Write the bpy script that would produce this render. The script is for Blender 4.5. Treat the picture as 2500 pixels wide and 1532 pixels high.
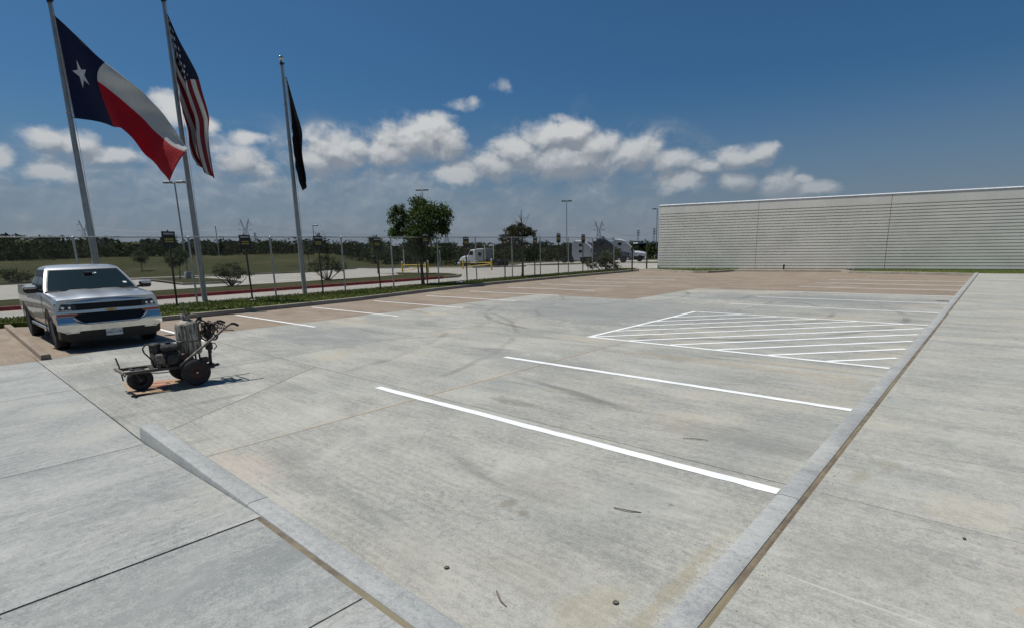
import bpy, math, random
import numpy as np
from mathutils import Vector, Matrix

rng = np.random.default_rng(11)
random.seed(11)
for o in list(bpy.data.objects):
    bpy.data.objects.remove(o)
sc = bpy.context.scene
COL = sc.collection
R = math.radians

# ------------------------------------------------------------------ camera
YAW, PITCH, ROLL, CAMH = -0.74047, 0.20191, -0.025946, 1.9104
F0 = np.array([math.sin(YAW), math.cos(YAW), 0.0])
R0 = np.array([math.cos(YAW), -math.sin(YAW), 0.0])
U0 = np.array([0, 0, 1.0])
_fw = F0 * math.cos(PITCH) - U0 * math.sin(PITCH)
_up = F0 * math.sin(PITCH) + U0 * math.cos(PITCH)
_r = R0 * math.cos(ROLL) + _up * math.sin(ROLL)
_u = -R0 * math.sin(ROLL) + _up * math.cos(ROLL)
cam = bpy.data.cameras.new('camera')
cam.sensor_width = 36.0
cam.lens = 36.0 * 1302.68 / 2500.0
cam.shift_y = 111.86 / 2500.0
cam.clip_start = 0.05
cam.clip_end = 6000
camo = bpy.data.objects.new('camera', cam)
COL.objects.link(camo)
camo.matrix_world = Matrix(((_r[0], _u[0], -_fw[0], 0), (_r[1], _u[1], -_fw[1], 0), (_r[2], _u[2], -_fw[2], CAMH), (0, 0, 0, 1)))
sc.camera = camo

# ------------------------------------------------------------------ sun
SUN_DIR = np.array([-0.40, -0.19, 1.0]); SUN_DIR /= np.linalg.norm(SUN_DIR)
SUN_EL = math.asin(SUN_DIR[2]); SUN_AZ = math.atan2(SUN_DIR[0], SUN_DIR[1])
sl = bpy.data.lights.new('sun', 'SUN')
sl.energy = 5.0
sl.angle = R(0.53)
sl.color = (1.0, 0.955, 0.89)
slo = bpy.data.objects.new('sun', sl)
COL.objects.link(slo)
slo.rotation_euler = Vector(-SUN_DIR).to_track_quat('-Z', 'Y').to_euler()

sc.cycles.max_bounces = 6
sc.cycles.diffuse_bounces = 3
sc.cycles.glossy_bounces = 3
sc.cycles.transparent_max_bounces = 6

# ------------------------------------------------------------------ exposure
vs = sc.view_settings
vs.view_transform = 'Standard'
vs.look = 'None'
vs.exposure = -0.18
vs.gamma = 1.0
vs.use_curve_mapping = False


# ------------------------------------------------------------------ node helpers
class NT:
    def __init__(s, tree):
        s.t = tree
        s.l = tree.links

    def n(s, typ, **kw):
        nd = s.t.nodes.new(typ)
        for k, v in kw.items():
            setattr(nd, k, v)
        return nd

    def put(s, sock, v):
        if v is None:
            return
        if hasattr(v, 'is_output'):
            s.l.new(v, sock)
        elif isinstance(v, (tuple, list)) and len(v) == 3 and sock.type == 'RGBA':
            sock.default_value = (*v, 1)
        else:
            sock.default_value = v

    def m(s, op, a, b=None, c=None, clamp=False):
        nd = s.n('ShaderNodeMath', operation=op, use_clamp=clamp)
        for i, v in enumerate((a, b, c)):
            s.put(nd.inputs[i], v)
        return nd.outputs[0]

    def vm(s, op, a, b=None):
        nd = s.n('ShaderNodeVectorMath', operation=op)
        s.put(nd.inputs[0], a)
        if b is not None:
            s.put(nd.inputs[1], b)
        return nd.outputs['Value'] if op in ('DOT_PRODUCT', 'LENGTH', 'DISTANCE') else nd.outputs[0]

    def mix(s, f, a, b, typ='MIX'):
        nd = s.n('ShaderNodeMix', data_type='RGBA', blend_type=typ)
        nd.clamp_factor = True
        s.put(nd.inputs[0], f); s.put(nd.inputs[6], a); s.put(nd.inputs[7], b)
        return nd.outputs[2]

    def noise(s, vec, scale, detail=4, rough=0.5, dist=0.0, out=0):
        nd = s.n('ShaderNodeTexNoise')
        if vec is not None:
            s.put(nd.inputs['Vector'], vec)
        nd.inputs['Scale'].default_value = scale
        nd.inputs['Detail'].default_value = detail
        nd.inputs['Roughness'].default_value = rough
        nd.inputs['Distortion'].default_value = dist
        return nd.outputs[out]

    def vor(s, vec, scale, feature='F1', out='Distance'):
        nd = s.n('ShaderNodeTexVoronoi', feature=feature)
        s.put(nd.inputs['Vector'], vec)
        nd.inputs['Scale'].default_value = scale
        return nd.outputs[out]

    def ss(s, x, a, b):
        nd = s.n('ShaderNodeMapRange', interpolation_type='SMOOTHSTEP')
        s.put(nd.inputs[0], x)
        nd.inputs[1].default_value = a; nd.inputs[2].default_value = b
        return nd.outputs[0]

    def lin(s, x, a, b, c=0.0, d=1.0):
        nd = s.n('ShaderNodeMapRange')
        s.put(nd.inputs[0], x)
        for i, v in zip((1, 2, 3, 4), (a, b, c, d)):
            nd.inputs[i].default_value = v
        return nd.outputs[0]

    def pos(s):
        return s.n('ShaderNodeNewGeometry').outputs['Position']

    def obj(s):
        return s.n('ShaderNodeTexCoord').outputs['Object']

    def rnd(s):
        return s.n('ShaderNodeObjectInfo').outputs['Random']

    def bump(s, h, strength, dist=0.01):
        nd = s.n('ShaderNodeBump')
        nd.inputs['Strength'].default_value = strength
        nd.inputs['Distance'].default_value = dist
        s.put(nd.inputs['Height'], h)
        return nd.outputs[0]


# ------------------------------------------------------------------ world: Nishita sky plus cumulus
world = bpy.data.worlds.new('World')
sc.world = world
world.use_nodes = True


def px_dir(x, y):
    d = _fw + _r * (x - 1250) / 1302.68 - _u * (y - 877.86) / 1302.68
    return math.atan2(d @ R0, d @ F0), math.atan2(d[2], math.hypot(d[0], d[1]))


def build_world():
    t = world.node_tree
    t.nodes.clear()
    k = NT(t)
    sky = k.n('ShaderNodeTexSky', sky_type='NISHITA', sun_disc=False)
    sky.sun_elevation = SUN_EL
    sky.sun_rotation = SUN_AZ
    sky.altitude = 200
    sky.air_density = 1.0
    sky.dust_density = 1.6
    sky.ozone_density = 3.5
    d = k.n('ShaderNodeTexCoord').outputs['Generated']
    x = k.vm('DOT_PRODUCT', d, tuple(R0)); y = k.vm('DOT_PRODUCT', d, tuple(F0))
    sep = k.n('ShaderNodeSeparateXYZ'); k.put(sep.inputs[0], d)
    az = k.m('ARCTAN2', x, y)
    el = k.m('ARCSINE', sep.outputs[2])
    cb = k.n('ShaderNodeCombineXYZ')
    k.put(cb.inputs[0], az); k.put(cb.inputs[1], k.m('MULTIPLY', el, 1.25))
    P = cb.outputs[0]
    wob = k.noise(P, 11.0, 4, 0.6, out=1)
    Pw = k.vm('ADD', P, k.vm('MULTIPLY', k.vm('SUBTRACT', wob, (0.5, 0.5, 0.5)), (0.05, 0.045, 0)))
    lump = k.noise(Pw, 13.0, 2, 0.5)
    fine = k.noise(Pw, 30.0, 5, 0.6)
    lump_up = k.noise(k.vm('ADD', Pw, (-0.008, 0.022, 0)), 13.0, 2, 0.5)
    fine_up = k.noise(k.vm('ADD', Pw, (-0.004, 0.010, 0)), 30.0, 3, 0.6)
    med = k.noise(P, 3.4, 3, 0.5)
    # cumulus heaps, by direction (px of the photograph's own sky turned into azimuth and elevation)
    heaps = [(1010, 340, 100, 55, 1), (1060, 320, 60, 38, 1), (940, 375, 60, 38, 1), (1100, 345, 40, 40, 1), (825, 372, 92, 46, 1), (770, 392, 60, 32, 1), (870, 360, 40, 30, 1),
             (1260, 372, 70, 40, 1), (1330, 335, 60, 42, 1), (1400, 322, 62, 34, 1), (1450, 355, 70, 42, 1), (1540, 378, 90, 42, 1), (1640, 395, 75, 30, 1), (1380, 390, 180, 50, 1),
             (1210, 408, 70, 36, 1), (1120, 425, 80, 30, 0.9), (1800, 385, 72, 26, 1), (1725, 405, 52, 22, 1), (1855, 368, 40, 24, 1),
             (1905, 455, 58, 36, 1), (1990, 460, 66, 20, 1), (1960, 440, 30, 14, 0.8), (1790, 445, 46, 26, 1), (1660, 440, 70, 28, 0.9),
             (120, 338, 60, 28, 1), (185, 350, 60, 30, 1), (270, 385, 88, 24, 1), (590, 392, 68, 36, 1), (640, 410, 50, 26, 0.9), (605, 333, 52, 18, 0.9), (420, 262, 60, 44, 0.8), (505, 300, 30, 20, 0.8),
             (110, 425, 72, 22, 0.9), (0, 388, 34, 34, 0.9), (1127, 250, 50, 18, 0.22), (1228, 216, 34, 20, 0.22), (1365, 288, 50, 16, 0.25), (2405, 470, 80, 16, 0.12)]

    def heap_field(vec, sub):
        f = None
        for (cx, cy, rx, ry, wt) in heaps:
            if sub and wt < 1: continue
            a, e = px_dir(cx, cy)
            a2, _ = px_dir(cx + rx, cy); _, e2 = px_dir(cx, cy - ry)
            ia, ie = 1 / (abs(a2 - a) * 1.2), 1 / (abs(e2 - e) * 1.2)
            ma = k.n('ShaderNodeVectorMath', operation='MULTIPLY_ADD')
            k.put(ma.inputs[0], vec); ma.inputs[1].default_value = (ia, ie / 1.25, 0); ma.inputs[2].default_value = (-a * ia, -e * ie, 1 - wt)
            q = k.vm('LENGTH', ma.outputs[0])
            f = q if f is None else k.m('MINIMUM', f, q)
        return k.m('SUBTRACT', 1.0, f)
    Ph = k.vm('ADD', P, k.vm('MULTIPLY', k.vm('SUBTRACT', wob, (0.5, 0.5, 0.5)), (0.035, 0.030, 0)))
    heap = heap_field(Ph, False)
    heap_up = heap_field(k.vm('ADD', Ph, (-0.006, 0.020, 0)), True)
    # the low bank goes on all round the horizon, broken up by broad noise
    bank = k.m('ADD', k.m('MULTIPLY', k.m('SUBTRACT', 0.185, el), 3.4), k.m('MULTIPLY', k.m('SUBTRACT', med, 0.5), 1.7))
    bank = k.m('SUBTRACT', bank, k.m('MULTIPLY', k.ss(az, 0.22, 0.55), 0.8))
    bank = k.m('MINIMUM', bank, 0.27)
    field = k.m('MAXIMUM', k.m('MAXIMUM', k.m('ADD', heap, 0.10), bank), -1.2)
    rough = k.m('ADD', k.m('MULTIPLY', k.m('SUBTRACT', lump, 0.5), 1.25), k.m('MULTIPLY', k.m('SUBTRACT', fine, 0.5), 1.15))
    rough = k.m('MULTIPLY', rough, k.lin(k.ss(heap, -0.55, 0.0), 0.0, 1.0, 0.26, 1.0))
    dens = k.m('ADD', field, rough)
    alpha = k.ss(dens, -0.10, 0.68)
    lit = k.m('MULTIPLY', k.m('SUBTRACT', heap, heap_up), 1.25)
    rim = k.m('ADD', k.m('MULTIPLY', k.m('SUBTRACT', lump, lump_up), 1.5), k.m('MULTIPLY', k.m('SUBTRACT', fine, fine_up), 1.6))
    shade = k.m('ADD', k.m('ADD', 0.30, k.m('MULTIPLY', rim, k.ss(dens, -0.2, 0.4))), k.m('MULTIPLY', lit, k.ss(heap, -0.35, 0.1)))
    shade = k.m('ADD', shade, k.m('MULTIPLY', k.m('SUBTRACT', el, 0.13), 2.2), clamp=True)
    ccol = k.mix(shade, (0.285, 0.312, 0.352), (0.68, 0.69, 0.69))
    haze = k.ss(el, 0.22, 0.0)
    ccol = k.mix(k.m('MULTIPLY', haze, 0.62), ccol, (0.265, 0.305, 0.365))
    alpha = k.m('MULTIPLY', alpha, k.m('SUBTRACT', 0.95, k.m('MULTIPLY', haze, 0.40)))
    # a grey veil of moisture towards the horizon, all the way round
    skyc = k.mix(1.0, sky.outputs[0], (0.405, 0.775, 1.01), 'MULTIPLY')
    bg1 = k.n('ShaderNodeBackground'); k.put(bg1.inputs[0], skyc); bg1.inputs[1].default_value = 0.066
    bgh = k.n('ShaderNodeBackground'); bgh.inputs[0].default_value = (0.212, 0.252, 0.315, 1); bgh.inputs[1].default_value = 1.0
    bgc = k.n('ShaderNodeBackground'); k.put(bgc.inputs[0], ccol); bgc.inputs[1].default_value = 1.0
    mh = k.n('ShaderNodeMixShader'); k.put(mh.inputs[0], k.m('MULTIPLY', k.ss(el, 0.27, -0.05), 0.97)); k.l.new(bg1.outputs[0], mh.inputs[1]); k.l.new(bgh.outputs[0], mh.inputs[2])
    mx = k.n('ShaderNodeMixShader'); k.put(mx.inputs[0], alpha); k.l.new(mh.outputs[0], mx.inputs[1]); k.l.new(bgc.outputs[0], mx.inputs[2])
    out = k.n('ShaderNodeOutputWorld')
    k.l.new(mx.outputs[0], out.inputs[0])


build_world()
world.cycles.sampling_method = 'MANUAL'
world.cycles.sample_map_resolution = 512

# ------------------------------------------------------------------ materials
MATS = {}


def newmat(name):
    m = bpy.data.materials.new(name)
    m.use_nodes = True
    k = NT(m.node_tree)
    b = m.node_tree.nodes['Principled BSDF']
    MATS[name] = m
    return m, k, b


def plain(name, colr, rough=0.6, metal=0.0, var=0.12, scale=6.0, coat=0.0, spec=0.5, bump=0.0, bscale=60.0, local=True):
    m, k, b = newmat(name)
    P = k.obj() if local else k.pos()
    n = k.noise(P, scale, 5, 0.6)
    lo = tuple(c * (1 - var) for c in colr); hi = tuple(min(1, c * (1 + var)) for c in colr)
    k.put(b.inputs['Base Color'], k.mix(k.ss(n, 0.3, 0.7), lo, hi))
    k.put(b.inputs['Roughness'], k.lin(k.noise(P, scale * 2.3, 3), 0.3, 0.7, max(0, rough - 0.08), min(1, rough + 0.08)))
    b.inputs['Metallic'].default_value = metal
    b.inputs['Coat Weight'].default_value = coat
    b.inputs['Coat Roughness'].default_value = 0.05
    b.inputs['Specular IOR Level'].default_value = spec
    if bump:
        k.put(b.inputs['Normal'], k.bump(k.noise(P, bscale, 3), bump, 0.01))
    return m


def concrete(name, c_lo, c_hi, streak='x', warm=(0.36, 0.31, 0.23), warm_amt=0.5, dark_amt=0.5, arcs=(), patches=(), slabvar=0.05, near_speck=1.0):
    m, k, b = newmat(name)
    P = k.pos()
    off = k.n('ShaderNodeCombineXYZ')
    rn = k.rnd()
    k.put(off.inputs[0], k.m('MULTIPLY', rn, 37.0)); k.put(off.inputs[1], k.m('MULTIPLY', rn, 91.0))
    Q = k.vm('ADD', P, off.outputs[0])
    st = (0.09, 1.0, 1.0) if streak == 'x' else (1.0, 0.09, 1.0)
    S = k.vm('MULTIPLY', Q, st)
    big = k.noise(Q, 0.35, 4, 0.6, 0.4)
    cloud = k.noise(k.vm('MULTIPLY', Q, (0.55, 1, 1) if streak == 'x' else (1, 0.55, 1)), 1.1, 5, 0.65, 0.3)
    broad = k.noise(S, 2.2, 4, 0.6)
    broom = k.noise(k.vm('MULTIPLY', S, (0.5, 1, 1) if streak == 'x' else (1, 0.5, 1)), 26.0, 3, 0.5)
    mott = k.noise(P, 16.0, 3, 0.7)
    speck = k.noise(P, 75.0, 3, 0.75)
    grain = k.m('SUBTRACT', k.ss(speck, 0.32, 0.68), 0.5)
    patch = k.m('SUBTRACT', k.ss(mott, 0.3, 0.7), 0.5)
    brush = k.m('SUBTRACT', k.ss(broom, 0.34, 0.66), 0.5)
    v = k.m('ADD', k.m('MULTIPLY', k.m('SUBTRACT', cloud, 0.5), 2.1), k.m('MULTIPLY', k.m('SUBTRACT', broad, 0.5), 0.95))
    v = k.m('ADD', v, k.m('MULTIPLY', brush, 0.26))
    v = k.m('ADD', v, k.m('MULTIPLY', patch, 0.45))
    v = k.m('ADD', v, k.m('MULTIPLY', grain, 0.6))
    v = k.m('ADD', v, k.m('MULTIPLY', k.m('SUBTRACT', rn, 0.5), slabvar * 4))
    base = k.mix(k.m('ADD', v, 0.5, clamp=True), c_lo, c_hi)
    # laitance: whitish washed fields and single bright trowel lines
    wash = k.ss(k.noise(Q, 0.8, 5, 0.65, 0.5), 0.52, 0.72)
    base = k.mix(k.m('MULTIPLY', wash, 0.42), base, tuple(min(0.6, c * 1.2) for c in c_hi))
    tl = k.m('MULTIPLY', k.ss(k.noise(k.vm('MULTIPLY', S, (0.4, 1, 1) if streak == 'x' else (1, 0.4, 1)), 17.0, 2, 0.5), 0.66, 0.72), k.ss(k.noise(Q, 1.3, 3), 0.5, 0.62))
    base = k.mix(k.m('MULTIPLY', tl, 0.45), base, tuple(min(0.65, c * 1.3) for c in c_hi))
    # scaling: broken dark flecks where the skin has worn off
    fl = k.m('MULTIPLY', k.ss(k.noise(k.vm('MULTIPLY', P, (0.62, 1, 1) if streak == 'x' else (1, 0.62, 1)), 27.0, 4, 0.72, 0.8), 0.53, 0.66), k.lin(k.ss(k.noise(Q, 0.9, 3), 0.40, 0.62), 0, 1, 0.25, 1.0))
    base = k.mix(k.m('MULTIPLY', fl, 0.5), base, tuple(c * 0.62 for c in c_lo))
    # open pores
    pit = k.ss(k.noise(P, 42.0, 2, 0.6), 0.66, 0.73)
    base = k.mix(k.m('MULTIPLY', pit, 0.45), base, tuple(c * 0.45 for c in c_lo))
    # warm mineral staining
    w = k.ss(k.m('ADD', big, k.m('MULTIPLY', k.m('SUBTRACT', cloud, 0.5), 0.5)), 0.52, 0.74)
    base = k.mix(k.m('MULTIPLY', w, warm_amt), base, warm)
    # blue-grey damp-cured fields
    w2 = k.ss(k.noise(Q, 0.5, 4, 0.5, 0.2), 0.54, 0.7)
    base = k.mix(k.m('MULTIPLY', w2, 0.35), base, tuple(c * f for c, f in zip(c_lo, (0.98, 1.03, 1.09))))
    # dark smudges drawn out along the finishing direction
    sm = k.ss(k.noise(k.vm('MULTIPLY', Q, (0.30, 1, 1) if streak == 'x' else (1, 0.30, 1)), 1.5, 5, 0.62, 0.6), 0.60, 0.78)
    base = k.mix(k.m('MULTIPLY', sm, dark_amt), base, tuple(c * 0.50 for c in c_lo))
    # small spots: gum, drips, pits
    sp = k.m('MULTIPLY', k.ss(k.vor(k.vm('ADD', P, k.vm('MULTIPLY', k.noise(P, 9, 2, out=1), (0.06, 0.06, 0))), 2.1), 0.055, 0.02), k.ss(k.noise(P, 0.7, 2), 0.5, 0.6))
    base = k.mix(k.m('MULTIPLY', sp, 0.55), base, (0.10, 0.095, 0.085))
    # fine hairline crazing
    cr = k.vor(k.vm('ADD', P, k.vm('MULTIPLY', k.noise(P, 2.5, 4, out=1), (0.5, 0.5, 0))), 0.55, 'DISTANCE_TO_EDGE')
    crm = k.m('MULTIPLY', k.ss(cr, 0.010, 0.0015), k.ss(k.noise(P, 0.5, 3), 0.56, 0.62))
    base = k.mix(k.m('MULTIPLY', crm, 0.16), base, (0.08, 0.075, 0.07))
    brk = k.ss(k.noise(P, 0.6, 3), 0.42, 0.62) if arcs else None
    wobc = k.m('MULTIPLY', k.m('SUBTRACT', cloud, 0.5), 0.25)
    edge = k.m('MULTIPLY', k.m('SUBTRACT', k.noise(P, 6.0, 5, 0.65), 0.5), 2.2) if patches else None
    flat = k.vm('MULTIPLY', P, (1, 1, 0))
    for (cx, cy, rad, wd, am) in arcs:  # tyre scuffs left by turning lorries
        rr = k.m('ADD', k.vm('DISTANCE', flat, (cx, cy, 0)), wobc)
        tr = k.ss(k.m('ABSOLUTE', k.m('SUBTRACT', rr, rad)), wd, wd * 0.35)
        tr = k.m('MULTIPLY', tr, brk)
        base = k.mix(k.m('MULTIPLY', tr, am), base, tuple(c * 0.42 for c in c_lo))
    for (cx, cy, rx, ry, colr, am) in patches:  # individual stains
        ma = k.n('ShaderNodeVectorMath', operation='MULTIPLY_ADD')
        k.put(ma.inputs[0], flat); ma.inputs[1].default_value = (1 / rx, 1 / ry, 0); ma.inputs[2].default_value = (-cx / rx, -cy / ry, 0)
        rr = k.m('ADD', k.vm('LENGTH', ma.outputs[0]), edge)
        base = k.mix(k.m('MULTIPLY', k.ss(rr, 1.0, 0.35), am), base, colr)
    k.put(b.inputs['Base Color'], base)
    b.inputs['Roughness'].default_value = 0.85
    b.inputs['Specular IOR Level'].default_value = 0.28
    h = k.m('ADD', k.m('MULTIPLY', broom, 0.6), k.m('ADD', speck, k.m('MULTIPLY', mott, 0.6)))
    k.put(b.inputs['Normal'], k.bump(h, 0.35, 0.004))
    return m


GREY_LO, GREY_HI = (0.226, 0.228, 0.210), (0.408, 0.402, 0.358)
concrete('new_concrete', GREY_LO, GREY_HI, 'x', (0.40, 0.345, 0.255), 0.55, 0.62, slabvar=0.07,
         arcs=((-7.5, 15.8, 4.3, 0.10, 0.45), (-7.5, 15.8, 5.9, 0.12, 0.5), (-13.5, 19.0, 4.6, 0.10, 0.5), (-13.0, 19.6, 6.2, 0.13, 0.55),
               (-4.0, 24.5, 9.8, 0.14, 0.25), (-4.0, 24.5, 11.5, 0.12, 0.25), (-16.0, 3.0, 8.2, 0.13, 0.35), (-16.0, 3.0, 9.9, 0.11, 0.35), (-2.0, 1.0, 10.2, 0.12, 0.25)),
         patches=((-9.0, 14.5, 6.5, 4.6, (0.195, 0.206, 0.202), 0.6), (-5.0, 20.5, 5.0, 2.6, (0.19, 0.20, 0.196), 0.6), (-12.0, 6.5, 3.0, 1.6, (0.20, 0.212, 0.208), 0.5), (-5.62, 6.0, 0.10, 5.0, (0.40, 0.33, 0.24), 0.45), (-5.9, 7.0, 2.2, 0.9, (0.21, 0.215, 0.205), 0.45), (-5.05, 1.75, 0.75, 0.4, (0.44, 0.35, 0.29), 0.35), (-1.42, 2.05, 0.22, 0.55, (0.37, 0.32, 0.20), 0.3), (-1.18, 2.6, 0.06, 1.0, (0.27, 0.22, 0.12), 0.35), (-3.4, 8.7, 2.6, 0.25, (0.32, 0.25, 0.165), 0.38), (-2.3, 9.2, 1.2, 0.2, (0.34, 0.26, 0.16), 0.35),
                  (-4.9, 2.2, 0.5, 0.28, (0.17, 0.17, 0.16), 0.30), (-2.62, 2.78, 0.07, 0.09, (0.19, 0.17, 0.13), 0.6), (-2.42, 2.75, 0.05, 0.06, (0.19, 0.17, 0.13), 0.6), (-4.5, 4.9, 0.5, 0.16, (0.15, 0.14, 0.12), 0.45), (-1.9, 5.3, 1.2, 0.4, (0.19, 0.19, 0.17), 0.35), (-1.9, 2.2, 0.6, 0.35, (0.26, 0.235, 0.18), 0.22), (-2.6, 3.2, 0.6, 0.4, (0.26, 0.24, 0.19), 0.22), (-1.25, 21.6, 0.25, 0.25, (0.05, 0.045, 0.04), 0.9)))
concrete('old_concrete', (0.195, 0.153, 0.114), (0.295, 0.240, 0.185), 'x', (0.31, 0.265, 0.205), 0.35, 0.35, slabvar=0.05,
         arcs=((-17.0, 12.0, 6.5, 0.12, 0.3), (-10.0, 33.0, 5.0, 0.12, 0.25), (-9.5, 33.0, 6.8, 0.12, 0.25)))
concrete('drive_concrete', (0.218, 0.228, 0.220), (0.375, 0.380, 0.360), 'y', (0.38, 0.345, 0.265), 0.25, 0.4, slabvar=0.045)
concrete('walk_concrete', (0.258, 0.258, 0.234), (0.415, 0.410, 0.365), 'x', (0.40, 0.355, 0.265), 0.3, 0.3, slabvar=0.03,
         patches=((0.05, 4.4, 0.4, 0.35, (0.45, 0.39, 0.28), 0.25), (-0.4, 3.3, 0.5, 0.2, (0.24, 0.23, 0.19), 0.3), (-0.5, 5.0, 0.16, 0.14, (0.24, 0.22, 0.17), 0.4), (-0.62, 4.6, 0.1, 0.2, (0.26, 0.23, 0.16), 0.4), (0.35, 3.3, 0.12, 0.12, (0.38, 0.24, 0.10), 0.6)))
concrete('kerb_concrete', (0.255, 0.265, 0.262), (0.39, 0.40, 0.385), 'x', (0.36, 0.32, 0.24), 0.2, 0.25, slabvar=0.015)
concrete('old_kerb', (0.235, 0.205, 0.165), (0.37, 0.335, 0.28), 'y', (0.34, 0.30, 0.25), 0.3, 0.3, slabvar=0.03)
concrete('outer_pavement', (0.27, 0.255, 0.22), (0.38, 0.36, 0.32), 'y', (0.36, 0.33, 0.27), 0.4, 0.35)


def mk_misc():
    # painted white lines, a little worn
    m, k, b = newmat('line_paint')
    P = k.pos()
    w = k.ss(k.noise(P, 30.0, 5, 0.75), 0.58, 0.70)
    e = k.mix(k.ss(k.noise(P, 3.0, 4), 0.3, 0.7), (0.74, 0.75, 0.74), (0.83, 0.84, 0.83))
    k.put(b.inputs['Base Color'], k.mix(k.m('MULTIPLY', w, 0.5), e, (0.42, 0.42, 0.39)))
    b.inputs['Roughness'].default_value = 0.6
    k.put(b.inputs['Normal'], k.bump(k.noise(P, 90.0, 2), 0.25, 0.003))
    # brown joint sealant
    m, k, b = newmat('sealant')
    P = k.pos()
    n = k.noise(P, 5.0, 5, 0.65)
    k.put(b.inputs['Base Color'], k.mix(k.ss(n, 0.35, 0.65), (0.135, 0.105, 0.07), (0.27, 0.215, 0.13)))
    k.put(b.inputs['Base Color'], k.mix(k.ss(k.noise(P, 1.2, 3), 0.5, 0.65), k.mix(k.ss(n, 0.35, 0.65), (0.105, 0.082, 0.058), (0.205, 0.165, 0.105)), (0.20, 0.170, 0.105)))
    b.inputs['Roughness'].default_value = 0.75
    k.put(b.inputs['Normal'], k.bump(k.noise(P, 70.0, 3), 0.5, 0.004))
    plain('dark_joint', (0.055, 0.048, 0.04), 0.9, local=False)
    # grass ground cover
    for nm, lo, hi, dry in (('lawn', (0.050, 0.066, 0.014), (0.105, 0.130, 0.032), (0.16, 0.145, 0.06)), ('rough_field', (0.024, 0.029, 0.009), (0.052, 0.054, 0.018), (0.082, 0.070, 0.036))):
        m, k, b = newmat(nm)
        P = k.pos()
        n = k.noise(P, 9.0, 6, 0.7)
        c = k.mix(k.ss(n, 0.3, 0.7), lo, hi)
        c = k.mix(k.m('MULTIPLY', k.ss(k.noise(P, 0.35 if nm == 'lawn' else 0.09, 5, 0.6), 0.48, 0.7), 0.6), c, dry)
        c = k.mix(k.m('MULTIPLY', k.ss(k.noise(P, 0.22, 6, 0.65), 0.55, 0.68), 0.5), c, tuple(x * 0.5 for x in lo))
        k.put(b.inputs['Base Color'], c)
        b.inputs['Roughness'].default_value = 0.95
        b.inputs['Specular IOR Level'].default_value = 0.1
        k.put(b.inputs['Normal'], k.bump(k.noise(P, 14.0, 5, 0.7), 0.8, 0.08))
    # leaves
    def leaf(nm, lo, hi, tr=0.35):
        m, k, b = newmat(nm)
        P = k.pos()
        c = k.mix(k.ss(k.noise(P, 1.7, 4, 0.6), 0.33, 0.67), lo, hi)
        c = k.mix(k.ss(k.noise(P, 23.0, 2), 0.4, 0.75), c, tuple(x * 1.35 for x in hi))
        k.put(b.inputs['Base Color'], c)
        b.inputs['Roughness'].default_value = 0.7
        b.inputs['Specular IOR Level'].default_value = 0.3 if 'wood' not in nm else 0.05
        tl = k.n('ShaderNodeBsdfTranslucent'); k.put(tl.inputs[0], c)
        mx = k.n('ShaderNodeMixShader'); mx.inputs[0].default_value = tr
        k.l.new(b.outputs[0], mx.inputs[1]); k.l.new(tl.outputs[0], mx.inputs[2])
        k.l.new(mx.outputs[0], m.node_tree.nodes['Material Output'].inputs[0])
    leaf('oak_leaf', (0.026, 0.050, 0.011), (0.068, 0.105, 0.025), 0.4)
    leaf('dull_leaf', (0.034, 0.040, 0.018), (0.066, 0.068, 0.034))
    leaf('shrub_leaf', (0.035, 0.048, 0.018), (0.070, 0.085, 0.034))
    leaf('young_leaf', (0.024, 0.042, 0.012), (0.048, 0.075, 0.022))
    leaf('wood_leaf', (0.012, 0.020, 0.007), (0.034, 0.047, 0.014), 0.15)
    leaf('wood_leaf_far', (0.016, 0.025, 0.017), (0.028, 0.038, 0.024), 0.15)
    leaf('grass_blade', (0.055, 0.072, 0.014), (0.115, 0.140, 0.034), 0.35)
    plain('bark', (0.085, 0.065, 0.048), 0.9, var=0.4, scale=14, bump=0.6, bscale=30)
    # metals and paints
    plain('galvanised', (0.42, 0.43, 0.42), 0.42, 0.75, 0.22, 9.0)
    plain('galv_wire', (0.095, 0.10, 0.10), 0.7, 0.0, 0.2, 5.0)
    plain('pole_aluminium', (0.36, 0.37, 0.36), 0.42, 0.6, 0.12, 3.0)
    plain('lamp_grey', (0.20, 0.215, 0.225), 0.5, 0.3)
    plain('gold_ball', (0.72, 0.71, 0.66), 0.12, 1.0, 0.08)
    plain('rope', (0.45, 0.44, 0.40), 0.9)
    plain('sign_post_brown', (0.075, 0.060, 0.042), 0.7, 0.2, 0.3, 8)
    plain('sign_black', (0.014, 0.015, 0.016), 0.45, var=0.3)
    plain('sign_white', (0.55, 0.56, 0.55), 0.5)
    plain('sign_yellow', (0.50, 0.40, 0.05), 0.5)
    plain('yellow_paint', (0.62, 0.43, 0.03), 0.5, var=0.2)
    plain('red_paint', (0.25, 0.026, 0.024), 0.65, var=0.25, scale=3, local=False)
    plain('rubber', (0.017, 0.017, 0.018), 0.75, var=0.3, bump=0.3, bscale=40)
    plain('black_plastic', (0.012, 0.012, 0.013), 0.5, var=0.3)
    plain('grille_black', (0.006, 0.006, 0.007), 0.4, var=0.2, spec=0.3)
    plain('chrome', (0.62, 0.62, 0.61), 0.13, 1.0, 0.03)
    plain('alloy', (0.36, 0.37, 0.38), 0.3, 0.9, 0.1)
    plain('amber', (0.42, 0.10, 0.02), 0.15, spec=0.6)
    plain('lamp_glass', (0.018, 0.02, 0.022), 0.08, 0.0, coat=0.3)
    plain('lamp_reflector', (0.75, 0.76, 0.78), 0.12, 1.0)
    plain('plate_white', (0.62, 0.64, 0.64), 0.4)
    plain('plate_ink', (0.01, 0.012, 0.02), 0.5)
    plain('badge_gold', (0.34, 0.22, 0.06), 0.3, 0.6)
    plain('sticker', (0.70, 0.72, 0.72), 0.5)
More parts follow.
